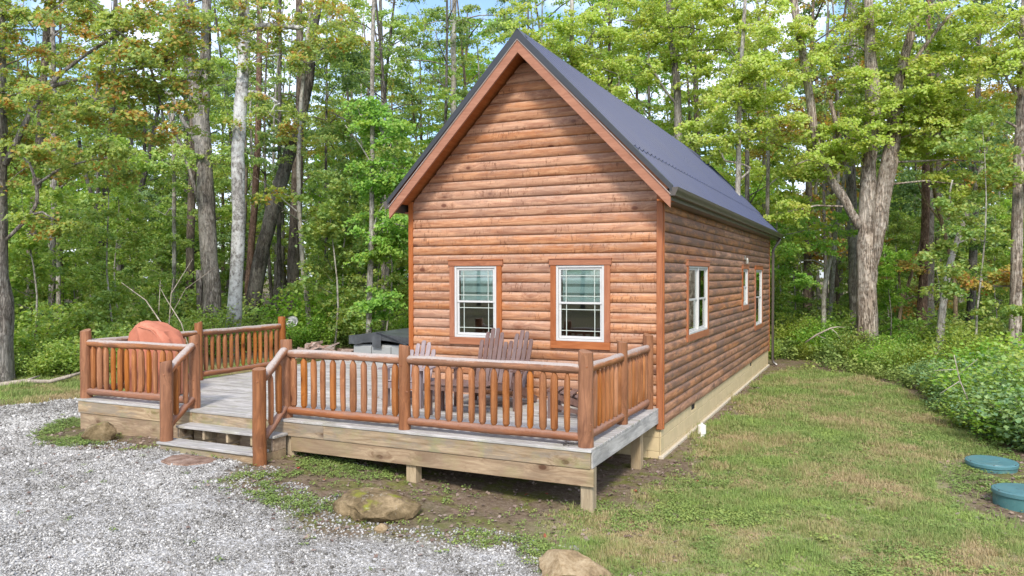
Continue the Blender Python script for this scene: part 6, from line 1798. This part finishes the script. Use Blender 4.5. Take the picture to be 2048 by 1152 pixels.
# ------------------------------------------------------------------ scattered ground cover (instances on points)
def tint_mat(name, stops, rough=0.7, trans=0.0, spec=0.2):
    t = NT(name)
    a = t.node("ShaderNodeAttribute", attribute_type='INSTANCER', attribute_name="tint").outputs["Fac"]
    ri = t.node("ShaderNodeNewGeometry").outputs["Random Per Island"]
    col = t.ramp(t.math('ADD', t.math('MULTIPLY', a, 0.8), t.math('MULTIPLY', ri, 0.2)), stops)
    sh_ = t.bsdf(col, rough, None, spec)
    if trans:
        tl = t.node("ShaderNodeBsdfTranslucent"); t.set(tl, "Color", col)
        mx = t.node("ShaderNodeMixShader"); mx.inputs[0].default_value = trans
        t.l.new(sh_, mx.inputs[1]); t.l.new(tl.outputs[0], mx.inputs[2]); sh_ = mx.outputs[0]
    MAT[name] = t.done(sh_)
tint_mat("grass_blade", [(0.0, (0.52, 0.38, 0.24)), (0.22, (0.48, 0.40, 0.21)), (0.45, (0.35, 0.37, 0.14)), (0.75, (0.24, 0.34, 0.10)), (1.0, (0.37, 0.47, 0.13))], 0.6, 0.4)
tint_mat("weed_leaf", [(0.0, (0.14, 0.21, 0.06)), (0.5, (0.23, 0.32, 0.09)), (1.0, (0.36, 0.42, 0.11))], 0.6, 0.3)
tint_mat("pebble", [(0.0, (0.035, 0.032, 0.028)), (0.25, (0.145, 0.137, 0.122)), (0.55, (0.28, 0.272, 0.256)), (1.0, (0.60, 0.588, 0.562))], 0.85)
tint_mat("dead_leaf", [(0.0, (0.10, 0.06, 0.045)), (0.35, (0.20, 0.14, 0.115)), (0.7, (0.33, 0.26, 0.22)), (0.86, (0.36, 0.24, 0.14)), (0.90, (0.36, 0.045, 0.035)), (1.0, (0.42, 0.06, 0.05))], 0.7, 0.15)

def variants(name, builder, n, mat):
    c = bpy.data.collections.new(name)          # never linked to the scene: holds only the instanced shapes
    for i in range(n):
        V, F = builder(np.random.default_rng(500 + i * 7 + len(name)))
        c.objects.link(bpy.data.objects.new(name, mesh_np(name, V, F, mat)))
    return c
def b_grass(R_):
    n = 16; V = []; F = []
    for i in range(n):
        b = np.array([*(R_.normal(0, 0.035, 2)), -0.01]); h = R_.uniform(0.025, 0.062); a = R_.uniform(0, 6.28); w = R_.uniform(0.0022, 0.0040)
        d = np.array([math.cos(a), math.sin(a), 0]); s = np.array([-d[1], d[0], 0]) * w; lean = R_.uniform(0.2, 1.1)
        k_ = len(V)
        V += [b - s, b + s, b + d * h * lean * 0.4 + s * 0.8 + [0, 0, h * 0.7], b + d * h * lean * 0.4 - s * 0.8 + [0, 0, h * 0.7], b + d * h * lean + [0, 0, h]]
        F += [[k_, k_ + 1, k_ + 2], [k_, k_ + 2, k_ + 3], [k_ + 3, k_ + 2, k_ + 4]]
    return np.array(V), np.array(F)
def b_clover(R_):
    n = 16; P = np.stack([R_.normal(0, 0.035, n), R_.normal(0, 0.035, n), R_.uniform(0.008, 0.038, n)], 1)
    return leaf_geo(P, R_.uniform(0.014, 0.026, n), 2.0, R_, 0.45)
def b_plant(R_):
    n = 60; h = R_.uniform(0.25, 0.5); z = R_.uniform(0.03, 1, n) * h
    P = np.stack([R_.normal(0, 0.11, n) * (0.4 + z), R_.normal(0, 0.11, n) * (0.4 + z), z], 1); P[:, :2] *= 1.6
    return leaf_geo(P, R_.uniform(0.05, 0.11, n), 1.0, R_, 0.40)
def b_pebble(R_):
    g = (1 + 5 ** 0.5) / 2
    V = np.array([(-1, g, 0), (1, g, 0), (-1, -g, 0), (1, -g, 0), (0, -1, g), (0, 1, g), (0, -1, -g), (0, 1, -g), (g, 0, -1), (g, 0, 1), (-g, 0, -1), (-g, 0, 1)]) / 1.9
    F = np.array([(0, 11, 5), (0, 5, 1), (0, 1, 7), (0, 7, 10), (0, 10, 11), (1, 5, 9), (5, 11, 4), (11, 10, 2), (10, 7, 6), (7, 1, 8), (3, 9, 4), (3, 4, 2), (3, 2, 6), (3, 6, 8), (3, 8, 9), (4, 9, 5), (2, 4, 11), (6, 2, 10), (8, 6, 7), (9, 8, 1)])
    V = V * R_.uniform(0.62, 1.25, (12, 1)) * np.array([1.25, 0.9, 0.6])
    return V, F
def b_leaf(R_):
    P = np.zeros((1, 3)); P[0, 2] = 0.012
    V, F = leaf_geo(P, np.array([1.0]), 2.6, R_, 0.42, True)
    V[:, 2] = np.abs(V[:, 2]) * 0.7 + 0.02
    return V, F

def gn_tree(coll):
    ng = bpy.data.node_groups.new("scatter", 'GeometryNodeTree')
    ng.interface.new_socket("Geometry", in_out='INPUT', socket_type='NodeSocketGeometry')
    ng.interface.new_socket("Geometry", in_out='OUTPUT', socket_type='NodeSocketGeometry')
    N_, L_ = ng.nodes, ng.links
    gi, go = N_.new("NodeGroupInput"), N_.new("NodeGroupOutput")
    ip = N_.new("GeometryNodeInstanceOnPoints"); ci = N_.new("GeometryNodeCollectionInfo")
    ci.inputs["Collection"].default_value = coll; ci.inputs["Separate Children"].default_value = True; ci.inputs["Reset Children"].default_value = True
    def attr(nm, ty):
        a = N_.new("GeometryNodeInputNamedAttribute"); a.data_type = ty; a.inputs["Name"].default_value = nm
        return a.outputs["Attribute"]
    L_.new(gi.outputs[0], ip.inputs["Points"]); L_.new(ci.outputs[0], ip.inputs["Instance"])
    ip.inputs["Pick Instance"].default_value = True
    L_.new(attr("pick", 'INT'), ip.inputs["Instance Index"]); L_.new(attr("rot", 'FLOAT_VECTOR'), ip.inputs["Rotation"]); L_.new(attr("scl", 'FLOAT_VECTOR'), ip.inputs["Scale"])
    L_.new(ip.outputs[0], go.inputs[0])
    return ng
def scatter_obj(name, coll, P, rot, scl, tint, nvar, label=None):
    me_ = bpy.data.meshes.new(name)
    me_.vertices.add(len(P)); me_.vertices.foreach_set("co", P.astype(np.float32).ravel())
    for nm, ty, arr in (("rot", 'FLOAT_VECTOR', rot), ("scl", 'FLOAT_VECTOR', scl), ("tint", 'FLOAT', tint), ("pick", 'INT', rng.integers(0, nvar, len(P)))):
        at = me_.attributes.new(nm, ty, 'POINT')
        at.data.foreach_set("vector" if ty == 'FLOAT_VECTOR' else "value", arr.astype(np.int32 if ty == 'INT' else np.float32).ravel())
    o = link(name, me_)
    md = o.modifiers.new("scatter", 'NODES'); md.node_group = gn_tree(coll)
    o["kind"] = "stuff"
    if label: o["label"] = label
    return o
def in_view(x, y, z=-0.6, m=60):
    dx, dy, dz = x - Cx, y - Cy, z - 1.895
    d = dx * fwd.x + dy * fwd.y + dz * fwd.z
    u = 1024 + 1533.72 * (dx * rt2.x + dy * rt2.y + dz * rt2.z) / d; v = 576 - 1533.72 * (dx * up2.x + dy * up2.y + dz * up2.z) / d
    return (d > 1) & (u > -m) & (u < 2048 + m) & (v < 1152 + m), d
def sample(n, x0, x1, y0, y1):
    return rng.uniform(x0, x1, n), rng.uniform(y0, y1, n)
def zrot(n, tilt=0.0):
    return np.stack([rng.normal(0, tilt, n) if tilt else np.zeros(n), rng.normal(0, tilt, n) if tilt else np.zeros(n), rng.uniform(0, 6.283, n)], 1)

def under_cabin(x, y, m=0.0):
    return (x > -CW - m) & (x < 0.02 + m) & (y > 0.0 - m) & (y < CL + m)
# crushed stone
x, y = sample(560000, -13.5, 1.5, -8.5, 1.2)
v, d = in_view(x, y)
k_ = v & (m_gravel(x, y) > rng.uniform(0.02, 1.0, len(x))) & (rng.uniform(0, 1, len(x)) < np.clip(13.0 / d, 0.3, 1.3) * 0.8)
k_ &= ~((x > -5.66) & (x < -4.84) & (y > -3.95) & (y < -3.42) & (rng.uniform(0, 1, len(x)) < 0.97))
k_ &= ~((x > -8.4) & (y > -2.86))
x, y, d = x[k_], y[k_], d[k_]; n = len(x)
s = rng.uniform(0.005, 0.0145, n) * (1 + 0.9 * (rng.uniform(0, 1, n) > 0.95)) * np.clip(d / 9, 0.9, 1.6)
tint = np.clip(rng.normal(0.56, 0.26, n) - 0.55 * (fbm(x, y, 0.5) - 0.45) - 0.5 * (fbm(x * 0.8 + y * 0.5, y * 0.35 - x * 0.3, 1.3) - 0.45), 0, 1)
scatter_obj("gravel", variants("pebble", b_pebble, 5, "pebble"), np.stack([x, y, gzf(x, y) + s * 0.25], 1), zrot(n, 0.5), np.stack([s, s, s], 1), tint, 5, "crushed pale grey limestone gravel of the drive")
print("gravel", n)
# strays of gravel on the dirt
x, y = sample(22000, -9.5, 0.3, -5.2, -2.6); k_ = (m_gravel(x, y) < 0.5) & (fbm(x, y, 0.8) + 0.4 * ss(-3.2, -4.6, y) - 0.25 * ss(-4, 0, x) > 0.55); x, y = x[k_], y[k_]; n = len(x); s = rng.uniform(0.007, 0.02, n)
scatter_obj("gravel", bpy.data.collections["pebble"], np.stack([x, y, gzf(x, y) + 0.002], 1), zrot(n, 0.5), np.stack([s] * 3, 1), rng.uniform(0.1, 0.9, n), 5, "stray gravel mixed into the dirt before the deck")

# lawn
x, y = sample(330000, -14.5, 6.5, -6.5, 12.5)
v, d = in_view(x, y)
g_ = m_grass(x, y)
k_ = v & (g_ * (0.62 + 0.5 * fbm(x + 9, y, 0.45)) > rng.uniform(0.12, 1.0, len(x))) & ~under_cabin(x, y) & (rng.uniform(0, 1, len(x)) < np.clip(11.0 / d, 0.35, 1.0))
k_ &= ~((np.hypot(x - 4.2, (y - 0.5) * 0.6) < 0.85) & (rng.uniform(0, 1, len(x)) < 0.8))
x, y, d = x[k_], y[k_], d[k_]; n = len(x)
s = rng.uniform(0.7, 1.25, n) * np.clip(d / 9, 0.85, 1.7)
tint = np.clip(0.22 + (fbm(x, y, 0.8) - 0.36) * 1.9 + (vnoise(x, y, 0.12) - 0.5) * 0.5 + rng.normal(0, 0.13, n), 0, 1)
scatter_obj("lawn_grass", variants("grass_tuft", b_grass, 5, "grass_blade"), np.stack([x, y, gzf(x, y)], 1), zrot(n), np.stack([s, s, s * rng.uniform(0.5, 1.1, n) * (1 + 0.9 * ss(0.55, 0.75, vnoise(x + 3, y, 0.35)))], 1), tint, 5, "short patchy lawn grass, green mixed with straw")
print("grass", n)
# clover and small weeds on the dirt and in the lawn
x, y = sample(130000, -9.8, 6, -6, 12)
v, d = in_view(x, y)
cn = fbm(x - 40, y + 12, 0.75)
w_ = np.where((y < -2.75) & (x < 0.6), ss(0.50, 0.60, cn) * 0.8, ss(0.52, 0.66, cn) * 0.6) * (1 - m_gravel(x, y)) ** 2 + 0.03 * (1 - m_gravel(x, y)) + 0.004
k_ = v & (w_ > rng.uniform(0, 1, len(x))) & ~under_cabin(x, y, 0.15) & ~((x > -8.4) & (x < -0.2) & (y > -2.6) & (y < 0.5)) & (x < lawn_edge_x(y) + 0.4)
x, y, d = x[k_], y[k_], d[k_]; n = len(x); s = rng.uniform(0.6, 1.3, n)
scatter_obj("clover", variants("clover_sprig", b_clover, 4, "weed_leaf"), np.stack([x, y, gzf(x, y)], 1), zrot(n), np.stack([s] * 3, 1), np.clip(fbm(x, y, 1.0) + rng.normal(0, 0.15, n), 0, 1), 4, "clover and low weeds growing in patches before the deck")
print("clover", n)
x, y = sample(900, -1.0, 5.6, -5.5, 9.5); k_ = (m_grass(x, y) > 0.5) & (fbm(x + 70, y - 5, 1.1) > 0.47); x, y = x[k_], y[k_]; n = len(x); s = rng.uniform(1.1, 2.2, n)
scatter_obj("lawn_weeds", bpy.data.collections["clover_sprig"], np.stack([x, y, gzf(x, y)], 1), zrot(n), np.stack([s, s, s * 0.7], 1), rng.uniform(0.3, 1.0, n), 4, "broad leaved weeds standing out of the lawn")
# woodland undergrowth
def forest_floor(n, dmax):
    px = rng.uniform(-120, 2170, n); D = 9 + (dmax - 9) * rng.uniform(0, 1, n) ** 0.75
    kx = (px - 1024) / 1533.72
    x = Cx + D * (fwd.x + rt2.x * kx); y = Cy + D * (fwd.y + rt2.y * kx)
    nearl = np.interp(y, [-8, -2.6, 0, 2.5, 5, 8.4, 9], [-17, -15.6, -14.9, -14.5, -14.9, -14.6, -14])
    leftw = (x < nearl) & (y < 10.6)
    back = (y > np.interp(x, [-14.6, -11.8, -8.6, -5.5, -1, 1.2, 2.8, 3.9, 4.6, 5.1], [8.4, 10.6, 11.6, 13, 15, 13.9, 12.1, 9.6, 7.0, 3.0])) & (x < 5.1) & (y > 8.4)
    rightw = (x > lawn_edge_x(y) + 0.35)
    k_ = (leftw | back | rightw) & ~under_cabin(x, y, 0.8)
    return x[k_], y[k_], D[k_]
x, y, D = forest_floor(17000, 46); n = len(x)
s = rng.uniform(0.5, 1.15, n) * np.clip(D / 18, 0.75, 1.7)
rl = (x > 0) & (D < 24)
s = np.where(rl, s * 0.85, s)
tint = np.clip(0.35 + (fbm(x, y, 2.5) - 0.5) * 1.6 + rng.normal(0, 0.15, n) + rl * 0.15, 0, 1)
scatter_obj("undergrowth", variants("wild_plant", b_plant, 5, "weed_leaf"), np.stack([x, y, gz(x, y) - 0.02], 1), zrot(n), np.stack([s] * 3, 1), tint, 5, "leafy knee high plants covering the floor of the woods")
# fallen leaves
lc = variants("dry_leaf", b_leaf, 5, "dead_leaf")
x1, y1, D1 = forest_floor(7000, 30)
x2, y2 = sample(19000, -9.6, 1.2, -5.0, 12.8)
k2 = ((y2 < -2.2) | ((x2 > 0.0) & (x2 < 0.55)) | (x2 > -4.2) & (y2 < 0)) & (rng.uniform(0, 1, len(x2)) < 0.62 - 0.55 * m_gravel(x2, y2)) & ~under_cabin(x2, y2)
x2, y2 = x2[k2], y2[k2]
x3, y3 = sample(800, -12, 5.5, -7, 11); k3 = ~under_cabin(x3, y3) & ~((x3 > -8.6) & (x3 < 0) & (y3 > -3)); x3, y3 = x3[k3], y3[k3]
x4, y4 = sample(500, 3.5, 5.3, -2.0, 2.4)
x = np.concatenate([x1, x2, x3, x4]); y = np.concatenate([y1, y2, y3, y4]); n = len(x)
s = rng.uniform(0.028, 0.070, n)
scatter_obj("fallen_leaves", lc, np.stack([x, y, gzf(x, y) + 0.012], 1), zrot(n, 0.25), np.stack([s] * 3, 1), np.where(rng.uniform(0, 1, n) < 0.012, 0.97, rng.uniform(0, 0.84, n)), 5, "dry brown leaves with a few red ones scattered over lawn, dirt and gravel")
x = rng.uniform(-8.2, -0.4, 46); y = np.where(x < -4.4, rng.uniform(-2.6, 2.9, 46), rng.uniform(-2.6, -0.1, 46)); s = rng.uniform(0.03, 0.06, 46)
scatter_obj("fallen_leaves", lc, np.stack([x, y, np.full(46, 0.004)], 1), zrot(46, 0.3), np.stack([s] * 3, 1), rng.uniform(0, 0.5, 46), 5, "few dry brown leaves lying on the deck planks")
